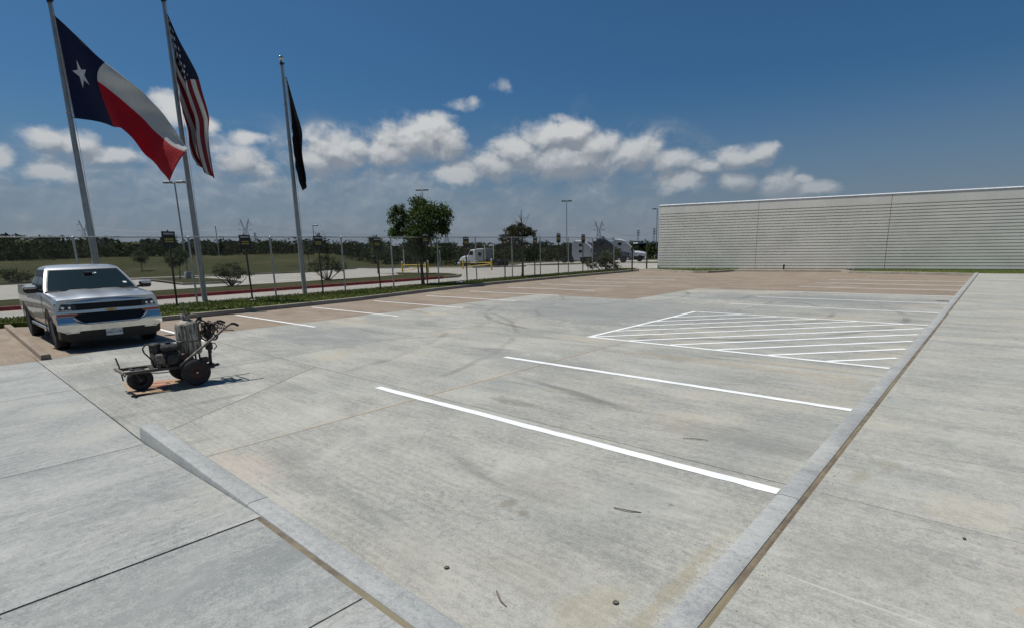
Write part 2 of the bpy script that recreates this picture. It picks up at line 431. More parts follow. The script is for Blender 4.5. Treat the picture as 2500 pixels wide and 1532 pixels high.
    plain('wall_paint', (0.75, 0.735, 0.665), 0.85, var=0.06, scale=0.7, bump=0.35, bscale=120, local=False, spec=0.25)
    plain('coping_metal', (0.78, 0.79, 0.80), 0.35, 0.3, local=False)
    plain('roof_membrane', (0.6, 0.6, 0.58), 0.8, local=False)
    plain('pylon_steel', (0.22, 0.24, 0.26), 0.6, 0.3)
    plain('truck_white', (0.50, 0.515, 0.52), 0.25, coat=0.6)
    plain('truck_grey', (0.20, 0.215, 0.22), 0.35, coat=0.3)
    plain('truck_navy', (0.014, 0.020, 0.036), 0.22, coat=0.7)
    plain('steel_frame', (0.05, 0.05, 0.055), 0.6, 0.5)
    plain('cardboard', (0.34, 0.235, 0.15), 0.9, var=0.15, scale=9)
    plain('card_print', (0.33, 0.12, 0.075), 0.9)
    plain('card_ink', (0.12, 0.08, 0.055), 0.9)
    plain('bolt_white', (0.6, 0.6, 0.57), 0.5)
    plain('hub_red', (0.045, 0.012, 0.009), 0.7, var=0.5, scale=20)
    plain('dead_leaf', (0.13, 0.115, 0.095), 0.9, var=0.4, scale=30)
    plain('roof_white', (0.7, 0.71, 0.7), 0.5)
    # silver paint with metallic flake
    m, k, b = newmat('silver_paint')
    P = k.obj()
    fl = k.noise(P, 900.0, 1)
    k.put(b.inputs['Base Color'], k.mix(k.ss(fl, 0.3, 0.7), (0.40, 0.415, 0.43), (0.58, 0.595, 0.61)))
    b.inputs['Metallic'].default_value = 0.72
    b.inputs['Roughness'].default_value = 0.36
    b.inputs['Coat Weight'].default_value = 0.75
    b.inputs['Coat Roughness'].default_value = 0.06
    # tinted car glass
    m, k, b = newmat('car_glass')
    k.put(b.inputs['Base Color'], (0.012, 0.022, 0.026, 1))
    b.inputs['Roughness'].default_value = 0.04
    b.inputs['IOR'].default_value = 1.5
    b.inputs['Specular IOR Level'].default_value = 0.16
    # paint-caked tank: grey metal with runs of white, dark and mustard paint
    m, k, b = newmat('paint_caked_tank')
    P = k.obj()
    S = k.vm('MULTIPLY', P, (1, 1, 0.12))
    runs = k.noise(S, 34.0, 5, 0.6)
    runs2 = k.noise(S, 19.0, 5, 0.65)
    c = k.mix(k.ss(k.noise(P, 7.0, 5), 0.35, 0.65), (0.30, 0.27, 0.215), (0.46, 0.43, 0.37))
    c = k.mix(k.ss(runs, 0.47, 0.60), c, (0.085, 0.066, 0.048))
    c = k.mix(k.m('MULTIPLY', k.ss(runs2, 0.53, 0.65), 0.8), c, (0.30, 0.245, 0.11))
    c = k.mix(k.ss(k.noise(S, 55.0, 4), 0.60, 0.68), c, (0.03, 0.027, 0.024))
    k.put(b.inputs['Base Color'], c)
    b.inputs['Roughness'].default_value = 0.6
    k.put(b.inputs['Normal'], k.bump(runs, 0.5, 0.01))
    # greasy paint-spattered machine parts
    for nm, a0, a1, sp in (('grimy_black', (0.012, 0.011, 0.010), (0.05, 0.045, 0.04), 0.66), ('grimy_steel', (0.04, 0.033, 0.027), (0.13, 0.112, 0.095), 0.60), ('grimy_tube', (0.085, 0.064, 0.052), (0.22, 0.18, 0.15), 0.57), ('grimy_rust', (0.045, 0.028, 0.022), (0.12, 0.075, 0.055), 0.62)):
        m, k, b = newmat(nm)
        P = k.obj()
        c = k.mix(k.ss(k.noise(P, 26.0, 6, 0.7), 0.3, 0.7), a0, a1)
        c = k.mix(k.m('MULTIPLY', k.ss(k.noise(P, 48.0, 4, 0.6), sp, sp + 0.06), 0.7), c, (0.34, 0.32, 0.28))
        k.put(b.inputs['Base Color'], c)
        k.put(b.inputs['Roughness'], k.lin(k.noise(P, 20.0, 3), 0.3, 0.7, 0.4, 0.8))
        b.inputs['Metallic'].default_value = 0.15
        k.put(b.inputs['Normal'], k.bump(k.noise(P, 60.0, 4), 0.7, 0.006))

    # flag cloth, colours laid out by UV (u along the fly, v down from the top edge)
    def cloth(nm, fn):
        m, k, b = newmat(nm)
        uv = k.n('ShaderNodeUVMap').outputs[0]
        s = k.n('ShaderNodeSeparateXYZ'); k.put(s.inputs[0], uv)
        c = fn(k, s.outputs[0], s.outputs[1])
        wv = k.noise(k.vm('MULTIPLY', uv, (9, 5, 1)), 6.0, 4, 0.6)
        c = k.mix(k.m('MULTIPLY', k.ss(wv, 0.45, 0.75), 0.12), c, (0.02, 0.02, 0.025))
        k.put(b.inputs['Base Color'], c)
        b.inputs['Roughness'].default_value = 0.75
        b.inputs['Sheen Weight'].default_value = 0.15
        k.put(b.inputs['Normal'], k.bump(k.noise(k.vm('MULTIPLY', uv, (14, 5, 1)), 9.0, 4), 0.5, 0.05))
        tl = k.n('ShaderNodeBsdfTranslucent'); k.put(tl.inputs[0], c)
        mx = k.n('ShaderNodeMixShader'); mx.inputs[0].default_value = 0.42
        k.l.new(b.outputs[0], mx.inputs[1]); k.l.new(tl.outputs[0], mx.inputs[2])
        k.l.new(mx.outputs[0], m.node_tree.nodes['Material Output'].inputs[0])
    BL, RD, WH = (0.010, 0.018, 0.085), (0.60, 0.006, 0.018), (0.70, 0.70, 0.67)

    def tex(k, u, v):
        wr = k.mix(k.m('GREATER_THAN', v, 0.5), WH, RD)
        return k.mix(k.m('LESS_THAN', u, 0.3333), wr, BL)

    def usa(k, u, v):
        st = k.m('FLOOR', k.m('MULTIPLY', v, 13.0))
        wr = k.mix(k.m('GREATER_THAN', k.m('MODULO', st, 2.0), 0.5), (0.33, 0.014, 0.026), WH)
        can = k.m('MULTIPLY', k.m('LESS_THAN', u, 0.4), k.m('LESS_THAN', v, 0.5385))
        return k.mix(can, wr, (0.014, 0.018, 0.045))

    cloth('lone_star_cloth', tex)
    cloth('stars_stripes_cloth', usa)
    cloth('black_cloth', lambda k, u, v: k.mix(v, (0.014, 0.013, 0.014), (0.012, 0.012, 0.013)))
    plain('star_white', (0.68, 0.68, 0.67), 0.8)


mk_misc()


# ------------------------------------------------------------------ geometry helpers
def finish(name, me, mat, parent=None, smooth=False, angle=35):
    if mat is not None:
        me.materials.append(MATS[mat])
    if smooth:
        me.polygons.foreach_set('use_smooth', np.ones(len(me.polygons), dtype=bool))
        me.set_sharp_from_angle(angle=R(angle))
    o = bpy.data.objects.new(name, me)
    COL.objects.link(o)
    if parent is not None:
        o.parent = parent
    return o


def np_mesh(name, V, Q):
    """mesh from arrays: V (n,3), Q (m,k) all faces with k corners"""
    me = bpy.data.meshes.new(name)
    V = np.asarray(V, dtype=np.float32); Q = np.asarray(Q, dtype=np.int32)
    kk = Q.shape[1]
    me.vertices.add(len(V)); me.vertices.foreach_set('co', V.ravel())
    me.loops.add(Q.size); me.loops.foreach_set('vertex_index', Q.ravel())
    me.polygons.add(len(Q))
    me.polygons.foreach_set('loop_start', np.arange(0, Q.size, kk, dtype=np.int32))
    me.update(calc_edges=True)
    return me


class MB:
    def __init__(s, org=(0, 0, 0)):
        s.v = []; s.f = []; s.o = np.array(org, float)

    def add(s, V, Fc):
        k = len(s.v)
        s.v.extend([tuple(np.asarray(p, float) - s.o) for p in V])
        s.f.extend([tuple(i + k for i in f) for f in Fc])
        return s

    def box(s, x0, x1, y0, y1, z0, z1):
        V = [(x, y, z) for z in (z0, z1) for y in (y0, y1) for x in (x0, x1)]
        return s.add(V, [(0, 2, 3, 1), (4, 5, 7, 6), (0, 1, 5, 4), (2, 6, 7, 3), (0, 4, 6, 2), (1, 3, 7, 5)])

    def bbox(s, x0, x1, y0, y1, z0, z1, b=0.01):
        """box with chamfered edges"""
        c = np.array([(x0 + x1) / 2, (y0 + y1) / 2, (z0 + z1) / 2]); h = np.array([x1 - x0, y1 - y0, z1 - z0]) / 2
        b = min(b, h.min() * 0.9)
        V = []; idx = {}
        for sx in (-1, 1):
            for sy in (-1, 1):
                for sz in (-1, 1):
                    for ax in range(3):
                        q = h - b; q[ax] = h[ax]
                        idx[(sx, sy, sz, ax)] = len(V); V.append(c + q * np.array([sx, sy, sz]))
        Fc = []
        for ax in range(3):
            u, w = [i for i in range(3) if i != ax]
            for sg in (-1, 1):
                ring = []
                for a, bb in ((-1, -1), (1, -1), (1, 1), (-1, 1)):
                    t = [0, 0, 0]; t[ax] = sg; t[u] = a; t[w] = bb
                    ring.append(idx[(*t, ax)])
                Fc.append(tuple(ring))
        for ax in range(3):
            u, w = [i for i in range(3) if i != ax]
            for a in (-1, 1):
                for bb in (-1, 1):
                    t0 = [0, 0, 0]; t0[u] = a; t0[w] = bb
                    t1 = list(t0); t0[ax] = -1; t1[ax] = 1
                    Fc.append((idx[(*t0, u)], idx[(*t1, u)], idx[(*t1, w)], idx[(*t0, w)]))
        for sx in (-1, 1):
            for sy in (-1, 1):
                for sz in (-1, 1):
                    Fc.append(tuple(idx[(sx, sy, sz, ax)] for ax in range(3)))
        return s.add(V, Fc)

    def tube(s, pts, r, n=8, cap=True):
        P = [np.asarray(p, float) for p in pts]
        rr = r if isinstance(r, (list, tuple, np.ndarray)) else [r] * len(P)
        V = []; Fc = []
        t0 = P[1] - P[0]; t0 /= np.linalg.norm(t0)
        a = np.array([0, 0, 1.0]) if abs(t0[2]) < 0.9 else np.array([1.0, 0, 0])
        nrm = np.cross(t0, a); nrm /= np.linalg.norm(nrm)
        for i, p in enumerate(P):
            if i == 0: t = P[1] - P[0]
            elif i == len(P) - 1: t = P[-1] - P[-2]
            else: t = P[i + 1] - P[i - 1]
            t = t / (np.linalg.norm(t) + 1e-12)
            nrm = nrm - t * (nrm @ t); nrm /= np.linalg.norm(nrm) + 1e-12
            bn = np.cross(t, nrm)
            for j in range(n):
                an = 2 * math.pi * j / n
                V.append(p + rr[i] * (nrm * math.cos(an) + bn * math.sin(an)))
        for i in range(len(P) - 1):
            for j in range(n):
                q = (j + 1) % n
                Fc.append((i * n + j, i * n + q, (i + 1) * n + q, (i + 1) * n + j))
        if cap:
            Fc.append(tuple(range(n - 1, -1, -1))); Fc.append(tuple((len(P) - 1) * n + j for j in range(n)))
        return s.add(V, Fc)

    def lathe(s, prof, c=(0, 0, 0), axis='z', n=20, close=False):
        c = np.asarray(c, float); V = []; Fc = []
        for (r, h) in prof:
            for j in range(n):
                a = 2 * math.pi * j / n
                u, w = r * math.cos(a), r * math.sin(a)
                V.append(c + (np.array([u, w, h]) if axis == 'z' else np.array([u, h, w]) if axis == 'y' else np.array([h, u, w])))
        m = len(prof)
        for i in range(m - 1 + (1 if close else 0)):
            i2 = (i + 1) % m
            for j in range(n):
                q = (j + 1) % n
                f = (i * n + j, i * n + q, i2 * n + q, i2 * n + j)
                Fc.append(f if axis != 'y' else f[::-1])
        if not close:
            f0 = tuple(range(n - 1, -1, -1)); f1 = tuple((m - 1) * n + j for j in range(n))
            Fc.append(f0 if axis != 'y' else f0[::-1]); Fc.append(f1 if axis != 'y' else f1[::-1])
        return s.add(V, Fc)

    def prism(s, poly, z0, z1):
        """polygon (x,y) or (x,y,dz) counter-clockwise, extruded between z0 and z1 (added to dz)"""
        n = len(poly)
        A = sum(poly[i][0] * poly[(i + 1) % n][1] - poly[(i + 1) % n][0] * poly[i][1] for i in range(n))
        if A < 0: poly = list(poly)[::-1]
        dz = [p[2] if len(p) > 2 else 0 for p in poly]
        V = [(p[0], p[1], z0 + d) for p, d in zip(poly, dz)] + [(p[0], p[1], z1 + d) for p, d in zip(poly, dz)]
        Fc = [tuple(range(n - 1, -1, -1)), tuple(range(n, 2 * n))] + [(i, (i + 1) % n, n + (i + 1) % n, n + i) for i in range(n)]
        return s.add(V, Fc)

    def grid(s, G, flip=False):
        G = np.asarray(G, float); m, n = G.shape[:2]
        Fc = []
        for i in range(m - 1):
            for j in range(n - 1):
                f = (i * n + j, i * n + j + 1, (i + 1) * n + j + 1, (i + 1) * n + j)
                Fc.append(f[::-1] if flip else f)
        return s.add(G.reshape(-1, 3), Fc)

    def mesh(s, name):
        me = bpy.data.meshes.new(name)
        me.from_pydata([tuple(map(float, p)) for p in s.v], [], s.f)
        me.update()
        return me

    def build(s, name, mat, parent=None, smooth=False, angle=35):
        return finish(name, s.mesh(name), mat, parent, smooth, angle)


def empty(name, loc, rz=0.0):
    o = bpy.data.objects.new(name, None)
    COL.objects.link(o)
    o.location = loc
    o.rotation_euler = (0, 0, rz)
    o.empty_display_size = 0.2
    return o


def tag(o, label=None, cat=None, group=None, kind=None):
    if label: o['label'] = label
    if cat: o['category'] = cat
    if group: o['group'] = group
    if kind: o['kind'] = kind
    return o


def copy_tree(o, parent=None):
    c = o.copy()
    COL.objects.link(c)
    if parent is not None: c.parent = parent
    for ch in list(o.children):
        copy_tree(ch, c)
    return c


def smooth01(x):
    x = np.clip(x, 0, 1); return x * x * (3 - 2 * x)


# ------------------------------------------------------------------ terrain
# azimuth seen from the lot -> how far the wooded ground rises there
AZ_X = np.radians([-60, -43.8, -26.5, -15, -11, 2.2, 17, 43])
Z_MID = [7.6, 6.9, 3.7, 1.7, 1.0, 0.0, -0.8, -1.0]
Z_RIDGE = [23, 20, 13.5, 10.5, 9.0, 6.2, 3.5, 1.5]


def terrain_z(x, y):
    x = np.asarray(x, float); y = np.asarray(y, float)
    r = np.hypot(x, y)
    az = np.arctan2(x * R0[0] + y * R0[1], x * F0[0] + y * F0[1])
    z = -0.60 * smooth01((r - 46) / 52)
    wl = smooth01((-az - R(11)) / R(9))
    z = z + wl * 3.1 * smooth01((r - 74) / 62)
    zm = np.interp(az, AZ_X, Z_MID); zr = np.interp(az, AZ_X, Z_RIDGE)
    t = smooth01((r - 165) / 70)
    z = z * (1 - t) + zm * t
    t = smooth01((r - 300) / 260)
    z = z * (1 - t) + zr * t
    return z


def warp(x, y):
    """a point measured on the lot's level, carried along its line of sight down onto the falling ground"""
    s = 1.0
    for _ in range(30):
        s = (CAMH - float(terrain_z(x * s, y * s))) / CAMH
        s = min(max(s, 1.0), 1.6)
    return x * s, y * s, float(terrain_z(x * s, y * s))


def build_terrain():
    rad = np.concatenate([np.linspace(0.0, 60, 31), np.linspace(63, 170, 44), np.linspace(176, 320, 28), np.geomspace(335, 3500, 22)])
    azs = np.linspace(-math.pi, math.pi, 181)
    A, RR = np.meshgrid(azs, rad)
    X = RR * (np.sin(A) * R0[0] + np.cos(A) * F0[0]); Y = RR * (np.sin(A) * R0[1] + np.cos(A) * F0[1])
    Z = terrain_z(X, Y) - 0.10
    Z += np.where(RR > 78, (np.sin(X * 0.31 + Y * 0.17) * 0.10 + np.sin(X * 0.13 - Y * 0.23) * 0.14), 0)
    # keep the ground well under the paved lot
    Z = np.where(RR < 46, -0.30, Z)
    b = MB(); b.grid(np.stack([X, Y, Z], -1), flip=True)
    o = b.build('terrain', 'rough_field', None, True, 80)
    tag(o, kind='structure')


build_terrain()

# ------------------------------------------------------------------ parking lot: slabs, joints, stripes
KX = [(-22.3, -12.0), (-22.3, 1.30), (-19.55, 4.2), (-19.55, 7.2), (-19.8, 12.0), (-21.0, 17.5), (-21.6, 22.0), (-21.7, 30.0), (-21.65, 36.0), (-21.9, 39.6), (-23.2, 41.4), (-26.0, 42.0)]


def kerb_x(y):
    return float(np.interp(y, [p[1] for p in KX], [p[0] for p in KX]))


def build_lot():
    lot = MB().box(-23.6, -0.95, 1.32, 41.2, -0.12, -0.016).build('parking_lot', 'dark_joint')
    tag(lot, kind='structure')
    g = 0.005

    def slab(poly, mat):
        c = np.mean(np.array([p[:2] for p in poly]), 0)
        q = []
        n = len(poly)
        P = [np.array(p[:2], float) for p in poly]
        A = sum(P[i][0] * P[(i + 1) % n][1] - P[(i + 1) % n][0] * P[i][1] for i in range(n))
        if A < 0: P = P[::-1]
        # inset every edge by half the joint width
        for i in range(n):
            a, b, d = P[i - 1], P[i], P[(i + 1) % n]
            e1 = (b - a) / np.linalg.norm(b - a); e2 = (d - b) / np.linalg.norm(d - b)
            n1 = np.array([-e1[1], e1[0]]); n2 = np.array([-e2[1], e2[0]])
            k = n1 + n2
            k = k / max(0.3, (1 + n1 @ n2))
            q.append(b + k * g)
        return MB((c[0], c[1], 0)).prism(q, -0.05, 0.0).build('concrete_slab', mat, lot), c

    def S(poly, mat):
        o, c = slab(poly, mat)
        o.location = (c[0], c[1], 0)

    XE = -0.98
    cols = [XE, -5.6, -10.15, -14.95]
    rows = [1.345, 4.45, 9.1, 13.6, 17.95, 23.65]
    for i in range(3):
        for j in range(5):
            x1, x0 = cols[i], cols[i + 1]; y0, y1 = rows[j], rows[j + 1]
            if i == 2 and j == 4: continue
            if i == 1 and j == 0:
                S([(-5.6, y0), (-5.6, y1), (-8.75, y1), (-6.62, y0)], 'new_concrete')
                S([(-6.62, y0), (-8.75, y1), (-10.15, y1), (-10.15, y0)], 'new_concrete')
            elif i == 2 and j == 0:
                S([(x1, y0), (x1, y1), (-14.95, y1), (-14.0, 1.345)], 'new_concrete')
            else:
                S([(x0, y0), (x1, y0), (x1, y1), (x0, y1)], 'new_concrete')
    # older, browner concrete round it
    S([(-14.0, 1.345), (-14.95, 4.45), (-23.4, 4.45), (-23.4, 1.345)], 'old_concrete')
    for j in range(1, 4):
        S([(-14.95, rows[j]), (-14.95, rows[j + 1]), (-23.4, rows[j + 1]), (-23.4, rows[j])], 'old_concrete')
    S([(-10.15, 17.95), (-10.15, 23.65), (-14.95, 23.65), (-14.95, 17.95)], 'old_concrete')
    S([(-14.95, 17.95), (-14.95, 23.65), (-23.4, 23.65), (-23.4, 17.95)], 'old_concrete')
    ys = [23.65, 28.2, 32.8, 37.2, 41.15]
    xs = [XE, -5.6, -10.15, -14.95, -23.4]
    for j in range(4):
        for i in range(4):
            S([(xs[i], ys[j]), (xs[i], ys[j + 1]), (xs[i + 1], ys[j + 1]), (xs[i + 1], ys[j])], 'old_concrete')

    # painted stripes: 0.1 m wide, thin films of paint
    def stripe(x0, y0, x1, y1, w=0.104, z=0.0045):
        d = np.array([x1 - x0, y1 - y0]); L = np.linalg.norm(d); d /= L
        nn = np.array([-d[1], d[0]]) * w / 2
        m = max(2, int(L / 0.16))
        G = []
        for i in range(m + 1):
            p = np.array([x0, y0]) + d * L * i / m
            j1, j2 = rng.normal(0, 0.0034, 2)
            G.append([(*(p - nn * (1 + j1 * 20)), z), (*(p + nn * (1 + j2 * 20)), z)])
        b = MB((x0, y0, 0)); b.grid(G, flip=True)
        o = b.build('painted_stripe', 'line_paint', lot)
        o.location = (x0, y0, 0)
    SP = 2.743
    stripe(-19.15, 7.09 - SP, -13.72, 7.09 - SP)
    for i in range(10):
        stripe(-19.17, 7.092 + i * SP, -13.74, 7.092 + i * SP)
    for i in range(6):
        stripe(-6.585, 17.96 + i * SP, -1.10, 17.96 + i * SP)
    for yy in (4.27, 7.012):
        stripe(-6.585, yy, -1.10, yy, 0.115)
    # hatched no-parking bay
    stripe(-6.64, 9.755, -1.10, 9.755); stripe(-6.64, 15.27, -1.10, 15.27)
    stripe(-6.585, 9.81, -6.585, 15.215, 0.11, 0.0048)
    sl = 1.09
    for k in range(-4, 7):
        # line y = 9.75 + (x + 6.5 - 0.92 k) * slope
        c = -6.52 + 0.915 * k
        xa, ya = c, 9.80
        if xa < -6.53: ya = 9.80 + (-6.53 - xa) * sl; xa = -6.53
        xb = -1.12; yb = 9.80 + (xb - c) * sl
        if yb > 15.22: xb = c + (15.22 - 9.80) / sl; yb = 15.22
        if ya < 15.1 and xb > xa + 0.2: stripe(xa, ya, xb, yb, 0.10, 0.0051)


build_lot()


def kerb_run(name, pts, w, h, mat, z=0.0, side=1, label=None, r=0.03, segs=3.0, zfun=None):
    """kerb along a polyline (front foot line), width w to the left (side=1) or right (-1), split into cast lengths with joints"""
    par = empty(name, (pts[0][0], pts[0][1], 0))
    tag(par, kind='structure')
    P = [np.array(p[:2], float) for p in pts]
    # resample
    L = [0]
    for a, b in zip(P[:-1], P[1:]): L.append(L[-1] + np.linalg.norm(b - a))
    def at(s):
        return np.array([np.interp(s, L, [p[0] for p in P]), np.interp(s, L, [p[1] for p in P])])
    n = max(1, round(L[-1] / segs))
    for i in range(n):
        s0 = L[-1] * i / n + (0.004 if i else 0); s1 = L[-1] * (i + 1) / n - (0.004 if i < n - 1 else 0)
        ss = [s0] + [l for l in L if s0 + 0.05 < l < s1 - 0.05] + [s1]
        rows = []
        for s in ss:
            p = at(s); t = at(min(s + 0.2, L[-1])) - at(max(s - 0.2, 0)); t /= np.linalg.norm(t)
            nn = np.array([-t[1], t[0]]) * side
            zz = zfun(p[0], p[1]) if zfun else z
            prof = [(0.0, -0.06), (0.008, h - r), (0.008 + r * 0.3, h - r * 0.3), (0.008 + r, h), (w - r * 0.7, h), (w - r * 0.2, h - r * 0.2), (w, h - r * 0.7), (w, -0.06)]
            rows.append([(*(p + nn * a), zz + b) for a, b in prof])
        b = MB((pts[0][0], pts[0][1], 0))
        b.grid(rows, flip=(side < 0))
        m = len(prof)
        b.add(rows[0], [tuple(range(m))[::1]]); b.add(rows[-1], [tuple(range(m))[::-1]])
        b.build('kerb_stone', mat, par, True, 30)
    return par


# fence-side kerb, foot line facing the lot
kerb_run('kerb_fence_side', KX[2:], 0.16, 0.15, 'old_kerb', side=1, segs=4.5)
# right-hand kerb (its back is the expansion joint)
kerb_run('kerb_walk_side', [(-1.03, 0.9), (-1.03, 37.0)], 0.165, 0.15, 'kerb_concrete', side=-1, segs=3.05)
# near kerb between lot and drive: the face looks to the drive
kerb_run('kerb_drive_side', [(-6.74, 1.345), (-1.04, 1.315)], 0.175, 0.15, 'kerb_concrete', side=1, segs=3.0)
kerb_run('kerb_behind_pickup', [(-22.2, 1.53), (-14.05, 1.40)], 0.165, 0.105, 'old_concrete', side=1, segs=3.9)


def build_drive():
    def zl(x):
        return float(np.interp(x, [-30, -20.5, -14.0, -6.53, -3.62, 5], [0.105, 0.105, 0.0, 0.0, 0.143, 0.143]))
    base = MB().box(-30, -0.86, -14, 1.36, -0.16, -0.06).build('drive', 'dark_joint')
    tag(base, kind='structure')
    xs = [-0.90, -2.29, -3.62, -6.53, -10.3, -14.0, -18.2, -22.3]
    ys = [1.34, -1.6, -5.0, -9.0]
    wj = [0.006, 0.006, 0.012, 0.006, 0.006, 0.006, 0.006, 0.006]
    for i in range(len(xs) - 1):
        for j in range(3):
            x1, x0 = xs[i] - wj[i], xs[i + 1] + wj[i + 1]
            y1 = ys[j] - (0.042 if (j == 0 and i < 2) else 0.005); y0 = ys[j + 1] + 0.005
            c = ((x0 + x1) / 2, (y0 + y1) / 2)
            b = MB((c[0], c[1], 0)).prism([(x0, y0, zl(x0)), (x1, y0, zl(x1)), (x1, y1, zl(x1)), (x0, y1, zl(x0))], -0.06, 0.0)
            o = b.build('concrete_slab', 'drive_concrete' if i < 5 else 'old_concrete', base)
            o.location = (c[0], c[1], 0)
    # sealant beads
    G = [[(x, 1.292 + rng.normal(0, 0.003), zl(x) - 0.004), (x, 1.335, zl(x) - 0.004)] for x in np.linspace(-4.6, -0.95, 30)]
    MB().grid(G, flip=True).build('joint_sealant', 'sealant', base)
    # widened, raggedly filled joint across the drive
    G = [[(-3.632 + rng.normal(0, 0.004), y, zl(-3.62) - 0.007), (-3.606 + rng.normal(0, 0.004), y, zl(-3.62) - 0.007)] for y in np.linspace(1.27, -5, 60)]
    MB().grid(G, flip=False).build('joint_sealant', 'dark_joint', base)


build_drive()


def build_walk():
    base = MB().box(-0.862, 9.0, -9, 36.35, -0.1, 0.09).build('pavement', 'dark_joint')
    tag(base, kind='structure')
    ys = [-6, -2.0, 1.0, 4.11, 5.43, 7.30, 9.09, 10.9, 12.7, 14.5, 16.3, 18.1, 19.9, 21.7, 23.5, 25.3, 27.1, 28.9, 30.7, 32.5, 34.3, 36.35]
    xs = [-0.827, 1.42, 3.6, 8.9]
    for i in range(3):
        for j in range(len(ys) - 1):
            c = ((xs[i] + xs[i + 1]) / 2, (ys[j] + ys[j + 1]) / 2)
            b = MB((c[0], c[1], 0)).bbox(xs[i] + (0.0 if i == 0 else 0.004), xs[i + 1] - 0.004, ys[j] + 0.004, ys[j + 1] - 0.004, 0.05, 0.15, 0.003)
            o = b.build('concrete_slab', 'walk_concrete', base)
            o.location = (c[0], c[1], 0)
    # brown expansion joint filler between kerb and walk, slightly uneven
    yy = np.linspace(0.9, 36.4, 150)
    G = [[(-0.868, y, 0.141), (-0.848, y, 0.1445 + rng.normal(0, 0.0014)), (-0.826, y, 0.141)] for y in yy]
    MB().grid(G, flip=True).build('joint_sealant', 'sealant', base)
    # far edge kerb of the walk
    return base


build_walk()

# ------------------------------------------------------------------ far end: kerb, grass beds, building
FK = [(-26.0, 42.6), (-23.0, 41.3), (-22.2, 40.3), (-19.0, 38.55), (-16.2, 37.0), (-15.2, 37.2), (-14.6, 38.2), (-14.3, 39.6), (-7.6, 39.7), (-7.2, 39.2), (-6.9, 38.4), (-3.0, 37.4), (-1.0, 36.65), (-0.2, 36.45)]
kerb_run('kerb_wall_side', FK, 0.16, 0.14, 'old_kerb', side=1, segs=4.0)


def grass_patch(name, poly, z, mat='lawn', mound=0.0, n=0, blade_h=0.05, label=None, cat=None):
    o = MB().prism(poly, z - 0.25, z).build(name, mat)
    tag(o, kind='structure')
    if n:
        P = np.array([p[:2] for p in poly])
        x0, y0 = P.min(0); x1, y1 = P.max(0)
        pts = rng.uniform((x0, y0), (x1, y1), (n * 3, 2))
        inside = np.zeros(len(pts), bool)
        j = len(P) - 1
        for i in range(len(P)):
            cnd = ((P[i, 1] > pts[:, 1]) != (P[j, 1] > pts[:, 1])) & (pts[:, 0] < (P[j, 0] - P[i, 0]) * (pts[:, 1] - P[i, 1]) / (P[j, 1] - P[i, 1] + 1e-12) + P[i, 0])
            inside ^= cnd
            j = i
        pts = pts[inside][:n]
        m = len(pts)
        a = rng.uniform(0, 2 * math.pi, m); h = blade_h * rng.uniform(0.5, 1.5, m); w = blade_h * rng.uniform(0.25, 0.5, m)
        lean = rng.normal(0, 0.4, (m, 2)) * h[:, None]
        V = np.zeros((m, 3, 3))
        V[:, 0] = np.stack([pts[:, 0] - np.cos(a) * w, pts[:, 1] - np.sin(a) * w, np.full(m, z - 0.01)], -1)
        V[:, 1] = np.stack([pts[:, 0] + np.cos(a) * w, pts[:, 1] + np.sin(a) * w, np.full(m, z - 0.01)], -1)
        V[:, 2] = np.stack([pts[:, 0] + lean[:, 0], pts[:, 1] + lean[:, 1], z + h], -1)
        g = finish('grass', np_mesh('grass', V.reshape(-1, 3), np.arange(m * 3).reshape(-1, 3)), 'grass_blade')
        tag(g, label, 'grass', kind='stuff')


def strip_poly(side_pts, dx):
    return side_pts


fs = [(kerb_x(y) - 0.155, y) for y in np.linspace(4.3, 39.2, 40)]
grass_patch('grass_strip', [(-22.2, 1.8), (-19.8, 4.3)] + fs + [(-23.0, 41.3), (-24.6, 40.5), (-24.4, -10), (-22.45, -10)], 0.14, 'lawn', n=26000, blade_h=0.06, label='short mown grass along the chain link fence', cat='grass')
grass_patch('grass_bed', [(-22.1, 40.6), (-19.0, 38.75), (-16.2, 37.2), (-15.3, 37.4), (-14.75, 38.2), (-14.45, 39.7), (-14.4, 40.97), (-22.0, 40.97)], 0.13, 'lawn', n=1800, blade_h=0.04, label='small wedge of lawn at the left end of the ribbed wall')
grass_patch('grass_bed', [(-7.1, 39.9), (-6.8, 38.6), (-3.0, 37.6), (-1.0, 36.85), (-0.7, 36.55), (8.5, 36.5), (8.5, 40.97), (-7.1, 40.97)], 0.13, 'lawn', n=4200, blade_h=0.04, label='long lawn strip under the right half of the ribbed wall')
MB().prism([(-14.25, 39.85), (-7.55, 39.85), (-7.25, 40.97), (-14.25, 40.97)], -0.1, 0.136).build('wall_apron', 'old_concrete')['kind'] = 'structure'


